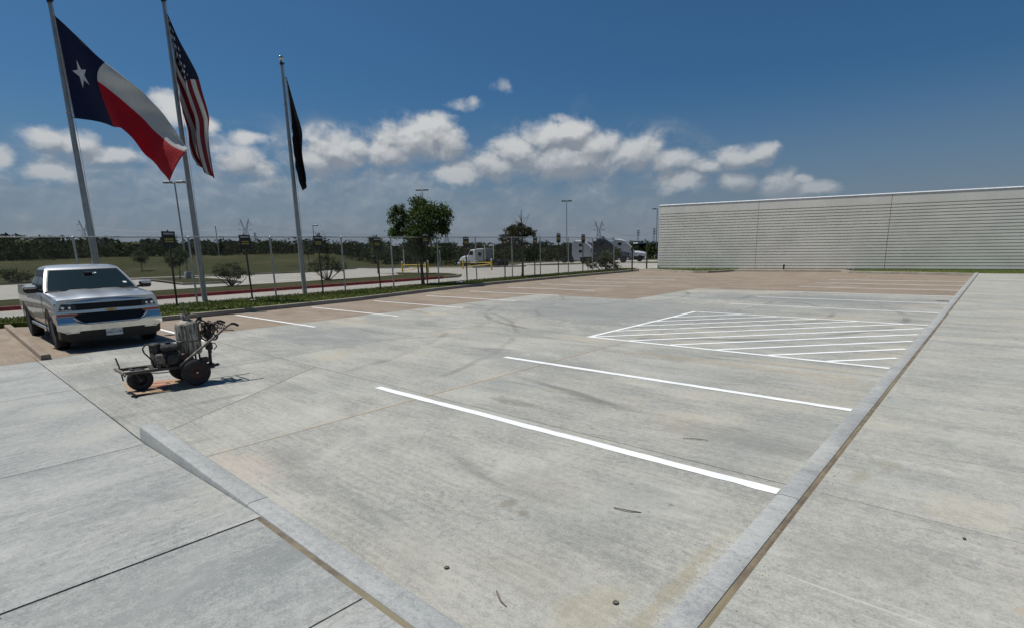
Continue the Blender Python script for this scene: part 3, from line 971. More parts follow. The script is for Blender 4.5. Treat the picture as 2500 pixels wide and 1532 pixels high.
def build_wall():
    X0, X1, Y0 = -20.98, 10.0, 41.0
    b = empty('ribbed_wall_building', (X0, Y0, 0))
    tag(b, 'long low cream building with horizontally ribbed precast wall and white coping', 'building')

    def ztop(x):  # the parapet drops a little towards the right
        return 5.10 - 0.0258 * (x - X0)
    joints = [X0, -13.32, -5.50, 2.3, X1]
    NR = 21
    for i in range(4):
        a, c = joints[i] + (0.012 if i else 0), joints[i + 1] - 0.012
        m = MB((X0, Y0, 0))
        # backing plate
        V = [(x, y, z) for y in (Y0 + 0.075, Y0 + 0.25) for x, z in ((a, -0.05), (c, -0.05), (c, ztop(c)), (a, ztop(a)))]
        m.add(V, [(0, 1, 2, 3), (7, 6, 5, 4), (0, 4, 5, 1), (1, 5, 6, 2), (2, 6, 7, 3), (3, 7, 4, 0)])
        pan = m.build('precast_panel', 'wall_paint', b)

        def band(f0, f1, prot, nm):
            k = 0.012
            rows = []
            for x in (a, c):
                H = ztop(x)
                rows.append([(x, Y0 + 0.076, H * f0), (x, Y0 - prot, H * f0 + k * 0.4), (x, Y0 - prot, H * f1 - k * 1.2), (x, Y0 + 0.076, H * f1)])
            q = MB((X0, Y0, 0)); q.grid(rows, flip=True)
            q.add(rows[0], [(0, 1, 2, 3)]); q.add(rows[1], [(3, 2, 1, 0)])
            q.build(nm, 'wall_paint', pan)
        f_lo, f_hi = 0.035, 0.868
        st = (f_hi - f_lo) / NR
        band(-0.005, f_lo - 0.0055, 0.012, 'base_band')
        for r_ in range(NR):
            band(f_lo + r_ * st + 0.0038, f_lo + (r_ + 1) * st - 0.0038, 0.012, 'rib')
        band(f_hi + 0.0045, 0.9985, 0.012, 'top_band')
    # body behind, roof and coping
    V = [(x, y, z) for y in (Y0 + 0.26, Y0 + 24) for x, z in ((X0 + 0.02, -0.05), (X1, -0.05), (X1, ztop(X1) - 0.25), (X0 + 0.02, ztop(X0) - 0.25))]
    MB((X0, Y0, 0)).add(V, [(0, 1, 2, 3), (7, 6, 5, 4), (0, 4, 5, 1), (1, 5, 6, 2), (2, 6, 7, 3), (3, 7, 4, 0)]).build('building_body', 'wall_paint', b)
    rows = [[(x, Y0 - 0.035, ztop(x) - 0.02), (x, Y0 - 0.04, ztop(x) + 0.01), (x, Y0 + 0.06, ztop(x) + 0.065), (x, Y0 + 0.30, ztop(x) + 0.065), (x, Y0 + 0.30, ztop(x) - 0.02)] for x in (X0 - 0.03, X1)]
    q = MB((X0, Y0, 0)); q.grid(rows, flip=True); q.add(rows[0], [(0, 1, 2, 3, 4)])
    q.build('coping', 'coping_metal', b)
    # downpipe-like white conduit at the corner
    MB((X0, Y0, 0)).tube([(X0 - 0.05, Y0 + 0.1, 0), (X0 - 0.05, Y0 + 0.1, 4.2)], 0.04, 8).build('conduit', 'galvanised', b)
    # hose bib on the wall
    h = MB((-11.1, 40.0, 0.13)); h.lathe([(0.05, 0), (0.05, 0.22), (0.07, 0.24), (0.07, 0.32), (0.03, 0.36)], (-11.1, 40.0, 0.13), 'z', 10)
    o = h.build('standpipe', 'steel_frame'); o.location = (-11.1, 40.0, 0.13)
    tag(o, 'small dark standpipe on the concrete apron at the foot of the ribbed wall', 'standpipe')


build_wall()

# ------------------------------------------------------------------ outside the fence: road, verge, second car park
def sheet(name, poly, mat, dz, step=4.0, kind='structure', parent=None):
    """polygon (measured on the lot level) laid on the falling ground, subdivided so that it follows it"""
    P = [np.array(p, float) for p in poly]
    Q = []
    for i in range(len(P)):
        a, b = P[i], P[(i + 1) % len(P)]
        n = max(1, int(np.linalg.norm(b - a) / step))
        for k in range(n): Q.append(a + (b - a) * k / n)
    import bmesh
    bm = bmesh.new()
    vs_ = [bm.verts.new((q[0], q[1], 0)) for q in Q]
    f = bm.faces.new(vs_)
    bmesh.ops.triangulate(bm, faces=[f])
    x0 = min(q[0] for q in Q); x1 = max(q[0] for q in Q); y0 = min(q[1] for q in Q); y1 = max(q[1] for q in Q)
    for xx in np.arange(math.ceil(x0 / step) * step, x1, step):
        bmesh.ops.bisect_plane(bm, geom=bm.verts[:] + bm.edges[:] + bm.faces[:], plane_co=(xx, 0, 0), plane_no=(1, 0, 0))
    for yy in np.arange(math.ceil(y0 / step) * step, y1, step):
        bmesh.ops.bisect_plane(bm, geom=bm.verts[:] + bm.edges[:] + bm.faces[:], plane_co=(0, yy, 0), plane_no=(0, 1, 0))
    for v in bm.verts:
        wx, wy, wz = warp(v.co.x, v.co.y)
        v.co = (wx, wy, wz + dz)
    bmesh.ops.recalc_face_normals(bm, faces=bm.faces[:])
    if bm.faces[0].normal.z < 0: bmesh.ops.reverse_faces(bm, faces=bm.faces[:])
    me = bpy.data.meshes.new(name); bm.to_mesh(me); bm.free()
    o = finish(name, me, mat, parent)
    if parent is None: tag(o, kind=kind)
    return o


sheet('road', [(-24.0, -14), (-24.0, 39.5), (-25.8, 41.9), (-23.0, 41.0), (-21.3, 41.4), (-21.3, 72), (-30, 76), (-47, 72), (-52, 60), (-46.5, 50.5), (-41.5, 48.5), (-46, 44.0), (-57, 43.0), (-67, 42.0), (-66, 33), (-60.5, 27.4), (-76, 18), (-71.5, 5), (-72, -14)], 'outer_pavement', -0.02)
# verge with the red fire-lane kerb
sheet('verge', [(-30.75, -14), (-30.75, 24), (-31.0, 27.6), (-32.2, 29.2), (-35.0, 30.4), (-43.0, 30.9), (-38.0, 28.0), (-36.6, 24.5), (-36.6, -14)], 'rough_field', 0.13)
kerb_run('fire_lane_kerb', [(-30.6, -12), (-30.6, 26.2)], 0.16, 0.15, 'red_paint', side=1, segs=6.0, zfun=lambda x, y: float(terrain_z(x, y)))
kerb_run('verge_kerb', [(-30.6, 26.25), (-30.8, 27.8), (-32.1, 29.4), (-35.0, 30.6), (-43.0, 31.05)], 0.16, 0.15, 'old_kerb', side=1, segs=4.0, zfun=lambda x, y: float(terrain_z(x, y)))
kerb_run('verge_kerb', [(-36.75, -12), (-36.75, 24.5), (-38.1, 28.0)], 0.15, 0.14, 'old_kerb', side=-1, segs=6.0, zfun=lambda x, y: float(terrain_z(x, y)))
# red gutter line on the road by the kerb
sheet('red_gutter', [(-30.58, -12), (-30.58, 26), (-30.38, 26), (-30.38, -12)], 'red_paint', -0.012, step=12)
# tree island in the second car park
isl = [(-45.2, 13.2), (-43.2, 16.7), (-46.0, 17.3), (-56.0, 18.2), (-61.0, 16.2), (-59.5, 14.4)]
sheet('tree_island', isl, 'rough_field', 0.12)
kerb_run('island_kerb', [warp(*p)[:2] for p in isl + isl[:1]], 0.14, 0.13, 'old_kerb', side=1, segs=5.0, zfun=lambda x, y: float(terrain_z(x, y)))
# bay lines out there
for (xa, ya, xb, yb) in ((-62, 4, -66.5, 4.0), (-62, 7, -66.5, 7), (-62, 10, -66.5, 10), (-39.5, 20.5, -44.5, 20.5), (-39.5, 23.2, -44.5, 23.2), (-39.5, 17.8, -43, 17.8), (-47, 25, -53, 25.5), (-50, 21, -56, 21.3), (-39.5, 12.4, -43.5, 12.4), (-62, 13, -66.5, 13)):
    o = sheet('bay_line', [(xa, ya - 0.06), (xb, yb - 0.06), (xb, yb + 0.06), (xa, ya + 0.06)], 'line_paint', -0.012, step=10)
# edge kerb of the field
kerb_run('field_kerb', [warp(*p)[:2] for p in [(-71.4, -12), (-71.4, 5), (-75.5, 17.6), (-60.4, 27.6), (-66, 33), (-67, 42), (-57, 43.0), (-46.2, 44.1), (-41.6, 48.4), (-46.5, 50.4), (-51.8, 59.8), (-46.8, 71.8)]], 0.16, 0.15, 'old_kerb', side=1, segs=8.0, zfun=lambda x, y: float(terrain_z(x, y)))


# ------------------------------------------------------------------ chain link fence
FX, FZ0, FTOP = -23.30, 0.14, 2.72


def build_fence():
    ypost = [-3.6, -0.2, 1.2 + 2.55, 7.25, 10.38, 13.75, 16.55, 19.6, 22.55, 25.75, 28.6, 31.8, 34.4, 36.6]
    fx = [FX] * 12 + [-22.95, -22.45]
    tops = [FTOP] * 12 + [2.66, 2.52]
    root = empty('chain_link_fence', (FX, 0, FZ0))
    tag(root, 'galvanised chain link fence with tall posts and top rail behind the left stalls', 'fence')
    o = (FX, 0, FZ0)
    # one short end post where the fence stops by the drive
    for i, (x, y, zt) in enumerate(zip(fx, ypost, tops)):
        b = MB(o); b.tube([(x, y, FZ0 - 0.1), (x, y, zt - 0.03)], 0.036, 10); b.lathe([(0.045, 0), (0.045, 0.03), (0.03, 0.055), (0.008, 0.07)], (x, y, zt - 0.04), 'z', 10)
        b.build('post', 'galvanised', root, True)
    MB(o).tube([(-21.7, 38.1, FZ0 - 0.1), (-21.7, 38.1, 2.2)], 0.055, 10).build('post', 'sign_post_brown', root, True)
    fx.append(-21.7); ypost.append(38.1); tops.append(2.2)
    n = len(ypost)
    for i in range(n - 1):
        a = np.array([fx[i], ypost[i], tops[i]]); c = np.array([fx[i + 1], ypost[i + 1], tops[i + 1]])
        MB(o).tube([a, c], 0.023, 8, False).build('top_rail', 'galvanised', root, True)
        # woven wire of the bay: diagonals both ways, clipped to the bay
        L = math.hypot(c[0] - a[0], c[1] - a[1]); H0 = FZ0 + 0.03; H = min(a[2], c[2]) - 0.02 - H0
        u = (c - a) * np.array([1, 1, 0]); u /= np.linalg.norm(u)
        V = []; Q = []
        w = 0.0019
        pitch = 0.072
        for sg in (1, -1):
            t = -H
            while t < L + H:
                # s = t + sg*h line
                if sg == 1: s0, h0, s1, h1 = t, 0, t + H, H
                else: s0, h0, s1, h1 = t, H, t + H, 0
                if s0 < 0:
                    h0 = h0 + sg * (0 - s0); s0 = 0
                if s1 > L:
                    h1 = h1 - sg * (s1 - L); s1 = L
                if s1 > s0 + 0.01:
                    p = np.array([a[0], a[1], H0]) + u * s0 + U0 * h0; q = np.array([a[0], a[1], H0]) + u * s1 + U0 * h1
                    nn = np.array([-u[1], u[0], 0]); d = (q - p) / np.linalg.norm(q - p); e = np.cross(d, nn)
                    k = len(V)
                    sh = nn * 0.002 * sg
                    for base in (p, q):
                        for an in (90, 210, 330):
                            V.append(base + sh + w * (nn * math.cos(R(an)) + e * math.sin(R(an))) - np.array(o))
                    for j in range(3):
                        Q.append((k + j, k + (j + 1) % 3, k + 3 + (j + 1) % 3, k + 3 + j))
                t += pitch
        finish('wire_mesh', np_mesh('wire_mesh', V, Q), 'galv_wire', root)
    # bottom tension wire and ties
    MB(o).tube([(x, y, FZ0 + 0.05) for x, y in zip(fx, ypost)], 0.004, 5).build('tension_wire', 'galv_wire', root)
    # return panel and gate post beside the building
    g = empty('gate_post', (-21.75, 40.55, 0))
    b = MB((-21.75, 40.55, 0)); b.tube([(-21.75, 40.55, 0), (-21.75, 40.55, 2.35)], 0.06, 10); b.build('post', 'sign_post_brown', g, True)
    b = MB((-21.75, 40.55, 0)); b.lathe([(0.07, 0), (0.07, 0.03), (0.02, 0.06)], (-21.75, 40.55, 2.34), 'z', 10); b.build('cap', 'sign_post_brown', g, True)
    tag(g, 'brown steel gate post standing alone at the left corner of the ribbed wall', 'post')


build_fence()


# ------------------------------------------------------------------ reserved-bay signs
def build_signs():
    spots = [(6.49, 2.98), (9.3, 2.86), (12.5, 2.82), (15.62, 2.74), (18.65, 2.97), (21.6, 2.78), (24.87, 2.76), (27.8, 2.82), (30.4, 3.02), (33.4, 2.97)]
    where = ['nearest to the parked pickup', 'second along the fence from the pickup', 'third along, just right of the shortest flagpole', 'fourth along the fence from the pickup', 'right in front of the big leafy tree', 'first to the right of the big leafy tree',
             'just left of the dead-topped tree', 'just right of the dead-topped tree', 'left of the white sleeper cab lorry', 'last and farthest, in front of the white sleeper cab']
    x = FX + 0.16
    proto = None
    for i, (y, zt) in enumerate(spots):
        tilt = rng.normal(0, 0.012)
        if proto is None:
            r = empty('parking_sign', (x, y, FZ0))
            h = 2.72
            b = MB(); b.box(-0.022, 0.022, -0.03, 0.03, -0.1, h); b.build('post', 'sign_post_brown', r)
            b = MB(); b.bbox(0.024, 0.034, -0.225, 0.225, h - 0.60, h, 0.004); bd = b.build('sign_board', 'sign_black', r)
            b = MB()
            yy = -0.165
            for k in range(8):
                w = 0.034
                b.box(0.0345, 0.0375, yy, yy + w, h - 0.115, h - 0.055); yy += w + 0.0085
            b.build('white_heading', 'sign_white', bd)
            for z0 in (h - 0.30, h - 0.385):
                b = MB(); yy = -0.14
                for k in range(7):
                    w = 0.034
                    b.box(0.0345, 0.0375, yy, yy + w, z0, z0 + 0.048); yy += w + 0.007
                b.build('yellow_line', 'sign_yellow', bd)
            b = MB(); b.lathe([(0.03, 0), (0.03, 0.03), (0.018, 0.055)], (0, 0, h), 'z', 8); b.build('post_cap', 'sign_post_brown', r)
            b = MB(); b.tube([(0.034, 0, h - 0.03), (0.042, 0, h - 0.03)], 0.012, 6); b.build('bolt', 'galvanised', bd)
            b = MB(); b.tube([(0.034, 0, h - 0.56), (0.042, 0, h - 0.56)], 0.012, 6); b.build('bolt', 'galvanised', bd)
            proto = r
        else:
            r = copy_tree(proto)
            r.location = (x, y, FZ0)
        s = (zt - 0.06 - FZ0) / 2.72
        r.scale = (1, 1, s)
        r.rotation_euler = (tilt, 0, rng.normal(0, 0.03))
        tag(r, 'black bay sign ' + where[i], 'sign', 'black bay signs along the fence')
    # concrete footing seen at the second sign
    b = MB((x, 9.3, FZ0)); b.lathe([(0.16, -0.05), (0.15, 0.03), (0.10, 0.045)], (x + 0.1, 9.3, FZ0), 'z', 10)
    o = b.build('concrete_footing', 'kerb_concrete'); o.location = (x, 9.3, FZ0)
    tag(o, 'small pale concrete footing in the grass at the foot of the second bay sign', 'footing')
    b = MB((-23.0, 20.9, FZ0)); b.bbox(-23.1, -22.86, 20.7, 21.05, FZ0, FZ0 + 0.07, 0.02)
    o = b.build('concrete_block', 'plate_white'); o.location = (-23.0, 20.9, FZ0)
    tag(o, 'flat white block lying in the grass strip near the big tree', 'block')


build_signs()

# ------------------------------------------------------------------ flagpoles and flags
FLAGS = {
    'tex': ((-24.4, 4.46), 10.60, [[(0.103, 9.934), (0.801, 9.239), (1.502, 8.482), (2.209, 7.843), (2.881, 7.183), (3.430, 6.470), (3.83, 5.63)], [(0.113, 8.348), (0.661, 8.115), (1.248, 7.853), (1.832, 7.301), (2.436, 6.647), (3.100, 5.985), (3.91, 5.49)], [(0.16, 6.743), (0.885, 6.631), (1.576, 6.399), (2.021, 6.227), (2.403, 5.563), (2.787, 5.057), (3.18, 4.574)]]),
    'usa': ((-24.43, 7.9), 11.62, [[(0.11, 10.903), (0.382, 10.015), (0.742, 9.022), (0.887, 8.253), (0.981, 7.443), (0.894, 6.716), (0.941, 5.053)], [(0.133, 9.416), (0.221, 8.947), (0.372, 8.458), (0.481, 7.786), (0.592, 6.876), (0.623, 6.185), (0.767, 5.231)], [(0.16, 7.898), (0.22, 7.762), (0.269, 7.551), (0.323, 7.035), (0.385, 6.345), (0.415, 5.88), (0.528, 5.519)]]),
    'blk': ((-24.6, 12.35), 10.45, [[(0.176, 9.652), (0.339, 8.949), (0.512, 8.132), (0.669, 7.305), (0.603, 6.489), (0.62, 5.733), (0.624, 5.224)], [(0.187, 8.574), (0.261, 8.051), (0.331, 7.489), (0.41, 6.993), (0.42, 6.368), (0.458, 5.646), (0.541, 4.97)], [(0.204, 7.527), (0.213, 7.263), (0.213, 6.909), (0.218, 6.427), (0.221, 5.924), (0.316, 5.377), (0.43, 4.826)]]),
}


def cspline(ts, P, t):
    """Catmull-Rom through P at even parameters"""
    n = len(P) - 1
    x = min(max(t, 0), 1) * n; i = min(int(x), n - 1); f = x - i
    p0, p1, p2, p3 = P[max(i - 1, 0)], P[i], P[i + 1], P[min(i + 2, n)]
    return 0.5 * ((2 * p1) + (-p0 + p2) * f + (2 * p0 - 5 * p1 + 4 * p2 - p3) * f * f + (-p0 + 3 * p1 - 3 * p2 + p3) * f ** 3)


def flag_surface(key):
    (px_, py_), h, ctrl = FLAGS[key]
    C = np.array(ctrl)  # 3 x 7 x 2

    def depth(u, v):
        if key == 'tex':
            return 0.16 * math.sin(u * 9 - v * 2.5) * min(1, u * 3) + 0.10 * math.sin(u * 4 + v * 6.0) * u - 0.35 * u * (0.5 - v) + 0.03 * math.sin(u * 30 + v * 11) * (1 - v) * u
        if key == 'usa':
            return 0.30 * math.sin(v * 11 - u * 2.5) * min(1, u * 2.5 + 0.15) + 0.08 * math.sin(u * 15 + v * 3) * u
        return 0.17 * math.sin(v * 7 + 1.2) * min(1, u * 2.5 + 0.1) + 0.08 * math.sin(u * 12 + v * 4) * u

    def f(u, v, off=0.0):
        rows = [cspline(None, C[r], u) for r in range(3)]
        q = cspline(None, np.array(rows), v)
        d = depth(u, v) + off
        # ripples crease the lower edge a little
        z = q[1] + 0.02 * math.sin(u * 37 + v * 5) * u
        s = q[0] + 0.012 * math.sin(u * 31 + 2) * v
        return np.array([px_, py_, 0]) + R0 * s - F0 * d + U0 * z
    return f


def build_flags():
    info = {'tex': ('thick grey flagpole rising behind the pickup, leftmost of the three', 'large blue, white and red flag with one star blowing from the leftmost pole', 'lone_star_cloth'),
            'usa': ('tallest grey flagpole, middle of the three behind the fence', 'limp red and white striped flag with starred blue canton on the middle pole', 'stars_stripes_cloth'),
            'blk': ('grey flagpole with a bright ball on top, rightmost of the three', 'furled black flag hanging limp from the rightmost pole', 'black_cloth')}
    for key in ('tex', 'usa', 'blk'):
        (x, y), h, _ = FLAGS[key]
        rt = empty('flagpole', (x, y, 0.0))
        tag(rt, info[key][0], 'flagpole', 'flagpoles behind the fence')
        o = (x, y, 0)
        b = MB(o)
        zs = np.linspace(0, h - 0.25, 9)
        b.tube([(x, y, z) for z in zs], [0.105 - 0.055 * max(0, (z - 3) / (h - 3)) for z in zs], 16)
        b.build('pole', 'pole_aluminium', rt, True)
        for zj in (6.9,) if key != 'blk' else (5.6,):
            MB(o).lathe([(0.086, 0), (0.092, 0.01), (0.092, 0.05), (0.086, 0.06)], (x, y, zj), 'z', 14).build('joint_ring', 'galvanised', rt, True)
        b = MB(o); b.lathe([(0.07, -0.28), (0.075, -0.2), (0.05, -0.17), (0.03, -0.15), (0.03, -0.10)], (x, y, h), 'z', 12)
        b.tube([(x, y, h - 0.2), (x + R0[0] * 0.13, y + R0[1] * 0.13, h - 0.22)], 0.03, 8)
        b.build('pulley_truck', 'steel_frame', rt, True)
        b = MB(o)
        pr = [(0.11 * math.sin(a), -0.11 * math.cos(a)) for a in np.linspace(0.05, math.pi - 0.05, 10)]
        b.lathe(pr, (x, y, h), 'z', 16); b.build('finial_ball', 'gold_ball', rt, True)
        b = MB(o); b.lathe([(0.30, 0.0), (0.27, 0.05), (0.16, 0.10), (0.125, 0.16)], (x, y, 0.0), 'z', 20); b.build('base_collar', 'coping_metal', rt, True)
        # halyard: two lines and the cleat
        k = R0 * 0.12
        b = MB(o)
        sway = [0, 0.03, 0.05, 0.05, 0.03, 0]
        zz = np.linspace(1.3, h - 0.25, 6)
        b.tube([(x + k[0] * (1 - 0.2 * i / 5) + R0[0] * s, y + k[1] * (1 - 0.2 * i / 5) + R0[1] * s, z) for i, (z, s) in enumerate(zip(zz, sway))], 0.007, 5)
        b.tube([(x + k[0] * 0.85, y + k[1] * 0.85, 1.3), (x + k[0] * 0.7, y + k[1] * 0.7, h - 0.25)], 0.007, 5)
        b.build('halyard', 'rope', rt)
        b = MB(o); b.tube([(x + k[0], y + k[1], 1.22), (x + k[0], y + k[1], 1.40)], 0.015, 6); b.build('cleat', 'galvanised', rt)
        # flag
        f = flag_surface(key)
        org = f(0, 0)
        NU, NV = 64, 36
        V = []; uvs = []
        for i in range(NU + 1):
            for j in range(NV + 1):
                V.append(f(i / NU, j / NV) - org); uvs.append((i / NU, j / NV))
        Q = [(i * (NV + 1) + j, (i + 1) * (NV + 1) + j, (i + 1) * (NV + 1) + j + 1, i * (NV + 1) + j + 1) for i in range(NU) for j in range(NV)]
        me = np_mesh('flag', V, Q)
        ul = me.uv_layers.new(name='UVMap')
        li = np.zeros(len(me.loops), dtype=np.int32); me.loops.foreach_get('vertex_index', li)
        ul.data.foreach_set('uv', np.array(uvs, dtype=np.float32)[li].ravel())
        fr = empty('flag', tuple(org))
        cl = finish('cloth', me, info[key][2], fr, True, 80)
        sd = cl.modifiers.new('thickness', 'SOLIDIFY'); sd.thickness = 0.006
        tag(fr, info[key][1], 'flag')
        # canvas heading with two snap hooks
        G = [[f(0.0, v, 0.005) - org - R0 * 0.045 for v in np.linspace(0, 1, 12)], [f(0.006, v, 0.005) - org for v in np.linspace(0, 1, 12)]]
        b = MB(); b.grid(G); hd = b.build('heading', 'rope', fr)
        b = MB()
        for v in (0.01, 0.99):
            p = f(0, v) - org; b.tube([p - R0 * 0.09, p + R0 * 0.01], 0.012, 6)
        b.build('snap_hook', 'steel_frame', hd)

        def star(cu, cv, ru, rv, rot, off):
            pts = [(cu, cv)]
            for q in range(10):
                a = rot + math.pi * q / 5; rr = 1 if q % 2 == 0 else 0.4
                pts.append((cu + ru * rr * math.sin(a), cv - rv * rr * math.cos(a)))
            return [f(a_, b_, off) - org for a_, b_ in pts], [(0, 1 + q, 1 + (q + 1) % 10) for q in range(10)]
        if key == 'tex':
            b = MB()
            for off in (0.012, -0.012):
                b.add(*star(0.165, 0.5, 0.078, 0.155, -0.3, off))
            b.build('star', 'star_white', cl)
        if key == 'usa':
            b = MB()
            for r_ in range(9):
                for c_ in range(6 if r_ % 2 == 0 else 5):
                    cu = 0.4 * ((c_ * 2 + (1 if r_ % 2 == 0 else 2)) / 12); cv = 0.5385 * (r_ + 1) / 10
                    for off in (0.012, -0.012):
                        b.add(*star(cu, cv, 0.017, 0.031, 0.0, off))
            st = b.build('stars', 'star_white', cl)


build_flags()


def text_mesh(txt, size, mat, parent, name, mtx):
    cu = bpy.data.curves.new('lettering', 'FONT')
    cu.body = txt; cu.size = size; cu.align_x = 'CENTER'; cu.align_y = 'CENTER'; cu.extrude = 0.0015
    tmp = bpy.data.objects.new('lettering', cu)
    COL.objects.link(tmp)
    me = bpy.data.meshes.new_from_object(tmp.evaluated_get(bpy.context.evaluated_depsgraph_get()))
    bpy.data.objects.remove(tmp)
    me.transform(mtx)
    me.materials.clear()
    return finish(name, me, mat, parent)


def wheel(parent, c, rad, width, out, mats=('rubber', 'alloy'), spokes=6, axis='y', rimr=0.68, name='wheel'):
    """tyre and rim as one part with sub-parts; out = +1/-1 side that faces outwards along y"""
    w = width / 2
    b = MB()
    prof = [(rad * rimr, -w * 0.80), (rad * 0.86, -w), (rad * 0.955, -w * 0.93), (rad, -w * 0.70), (rad, w * 0.70), (rad * 0.955, w * 0.93), (rad * 0.86, w), (rad * rimr, w * 0.80)]
    b.lathe(prof, c, 'y', 36, close=True)
    t = b.build(name, mats[0], parent, True, 40)
    b = MB()
    rr = rad * rimr
    b.lathe([(rr * 1.0, out * w * 0.86), (rr * 0.93, out * w * 0.80), (rr * 0.90, out * w * 0.30), (rr * 0.30, out * w * 0.15), (rr * 0.05, out * w * 0.15)], c, 'y', 30)
    b2 = MB()
    for i in range(spokes):
        a = 2 * math.pi * i / spokes + 0.2
        for da in (-0.13, 0.13):
            p0 = np.array(c) + np.array([math.cos(a + da * 1.6) * rr * 0.2, out * w * 0.62, math.sin(a + da * 1.6) * rr * 0.2])
            p1 = np.array(c) + np.array([math.cos(a + da) * rr * 0.95, out * w * 0.74, math.sin(a + da) * rr * 0.95])
            b2.tube([p0, p1], [rr * 0.085, rr * 0.075], 6)
    b2.lathe([(rr * 0.24, out * w * 0.3), (rr * 0.24, out * w * 0.66), (rr * 0.16, out * w * 0.76), (rr * 0.02, out * w * 0.78)], c, 'y', 16)
    b.build('rim_barrel', 'steel_frame', t, True)
    sp_ = b2.build('rim_spokes', mats[1], t, True)
    return t


# ------------------------------------------------------------------ silver pickup
def build_pickup():
    ox, oy = -15.58, 2.80
    rt = empty('pickup_truck', (ox, oy, 0))
    tag(rt, 'silver four-door pickup truck parked nose out beside the left kerb', 'pickup')
    # cross-sections of the lower body, from tail to nose: x, bottom z, half width, shoulder z, top half width, top z, crown
    ST = [(-4.78, 0.62, 0.93, 1.22, 0.90, 1.27, 0.0), (-4.72, 0.55, 0.975, 1.24, 0.945, 1.295, 0.0), (-4.3, 0.52, 0.985, 1.245, 0.95, 1.30, 0.0), (-3.0, 0.46, 0.985, 1.245, 0.95, 1.30, 0.0),
          (-2.62, 0.44, 0.985, 1.24, 0.95, 1.295, 0.0), (-2.60, 0.44, 0.985, 1.17, 0.93, 1.235, 0.0), (-1.6, 0.43, 0.985, 1.17, 0.93, 1.235, 0.0), (-0.62, 0.43, 0.985, 1.165, 0.925, 1.235, 0.01),
          (-0.45, 0.43, 0.985, 1.155, 0.925, 1.215, 0.055), (-0.1, 0.43, 0.985, 1.14, 0.925, 1.195, 0.055), (0.3, 0.44, 0.983, 1.115, 0.92, 1.17, 0.05), (0.6, 0.46, 0.975, 1.09, 0.915, 1.145, 0.042), (0.76, 0.50, 0.96, 1.065, 0.90, 1.122, 0.03), (0.82, 0.52, 0.945, 1.05, 0.885, 1.105, 0.018)]
    XS = [s[0] for s in ST]

    def par(x):
        return [np.interp(x, XS, [s[k] for s in ST]) for k in range(1, 7)]

    def section(x, sg):
        zb, w, zs, ws, zt, cr = par(x)
        pts = [(0.0, zb), (0.80 * w, zb), (w - 0.06, zb + 0.05), (w - 0.012, 0.66), (w, 0.82), (w - 0.004, 0.98), (w - 0.02, zs - 0.03), (w - 0.03, zs), (ws, zt)]
        for fy, fz in ((0.965, 0.25), (0.80, 0.45), (0.58, 0.62), (0.50, 1.05), (0.16, 1.1), (0.10, 0.95), (0.0, 0.95)):
            pts.append((ws * fy, zt + cr * fz))
        return [np.array([x, sg * y, z]) for y, z in pts]
    xs = sorted(set(XS + list(np.linspace(-4.7, 0.8, 34))))
    b = MB()
    rows = []
    for x in xs:
        L = section(x, -1); Rr = section(x, 1)
        rows.append(L + Rr[::-1][1:])
    b.grid(rows)
    m = len(rows[0])
    k = len(b.v)
    b.add(rows[0], [tuple(range(m))]); b.add(rows[-1], [tuple(range(m))[::-1]])
    me = b.mesh('body')
    import bmesh
    bm = bmesh.new(); bm.from_mesh(me); bmesh.ops.remove_doubles(bm, verts=bm.verts[:], dist=1e-4); bmesh.ops.recalc_face_normals(bm, faces=bm.faces[:]); bm.to_mesh(me); bm.free()
    body = bpy.data.objects.new('body', me)
    COL.objects.link(body)
    # cut wheel arches and the load bed
    cutters = []

    def cutter(mb):
        mm = mb.mesh('cut'); q = bmesh.new(); q.from_mesh(mm); bmesh.ops.recalc_face_normals(q, faces=q.faces[:]); q.to_mesh(mm); q.free()
        o = bpy.data.objects.new('cut', mm); COL.objects.link(o); cutters.append(o)
        md = body.modifiers.new('b', 'BOOLEAN'); md.operation = 'DIFFERENCE'; md.object = o; md.solver = 'EXACT'
    for xw in (0.0, -3.66):
        for sg in (-1, 1):
            c = MB(); c.lathe([(0.485, sg * 0.62), (0.485, sg * 1.3)], (xw, 0, 0.42), 'y', 40); cutter(c)
    c = MB(); c.box(-4.66, -2.72, -0.80, 0.80, 0.80, 1.6); cutter(c)
    dg = bpy.context.evaluated_depsgraph_get(); dg.update()
    me2 = bpy.data.meshes.new_from_object(body.evaluated_get(dg))
    for o in [body] + cutters: bpy.data.objects.remove(o)
    me2.name = 'body'; me2.materials.clear()
    finish('body', me2, 'silver_paint', rt, True, 28)

    # greenhouse
    zk = [1.20, 1.32, 1.50, 1.66, 1.745, 1.79, 1.825, 1.84]
    xf = [-0.36, -0.55, -0.84, -1.08, -1.22, -1.34, -1.60, -1.95]
    xr = [-2.60, -2.59, -2.55, -2.50, -2.46, -2.42, -2.32, -2.15]
    hw = [0.915, 0.895, 0.83, 0.765, 0.725, 0.68, 0.58, 0.35]

    def fpt(yf, z, off=0.0):
        x = np.interp(z, zk, xf); h = np.interp(z, zk, hw)
        return np.array([x - 0.10 * yf * yf + off * 0.8, yf * h, z + off * 0.6])

    def spt(x, z, sg, off=0.0):
        return np.array([x, sg * (np.interp(z, zk, hw) + off), z + off * 0.3])
    rings = []
    for z in zk:
        F_ = [fpt(t, z) for t in np.linspace(-1, 1, 9)]
        x0 = F_[-1][0]; x1 = np.interp(z, zk, xr); h = np.interp(z, zk, hw)
        Sd = [np.array([x, h, z]) for x in np.linspace(x0, x1 + 0.03, 7)[1:]]
        Re = [np.array([x1, t * h, z]) for t in np.linspace(0.96, -0.96, 5)]
        S2 = [np.array([x, -h, z]) for x in np.linspace(x1 + 0.03, x0, 7)[:-1]]
        rings.append(F_ + Sd + Re + S2 + [F_[0]])
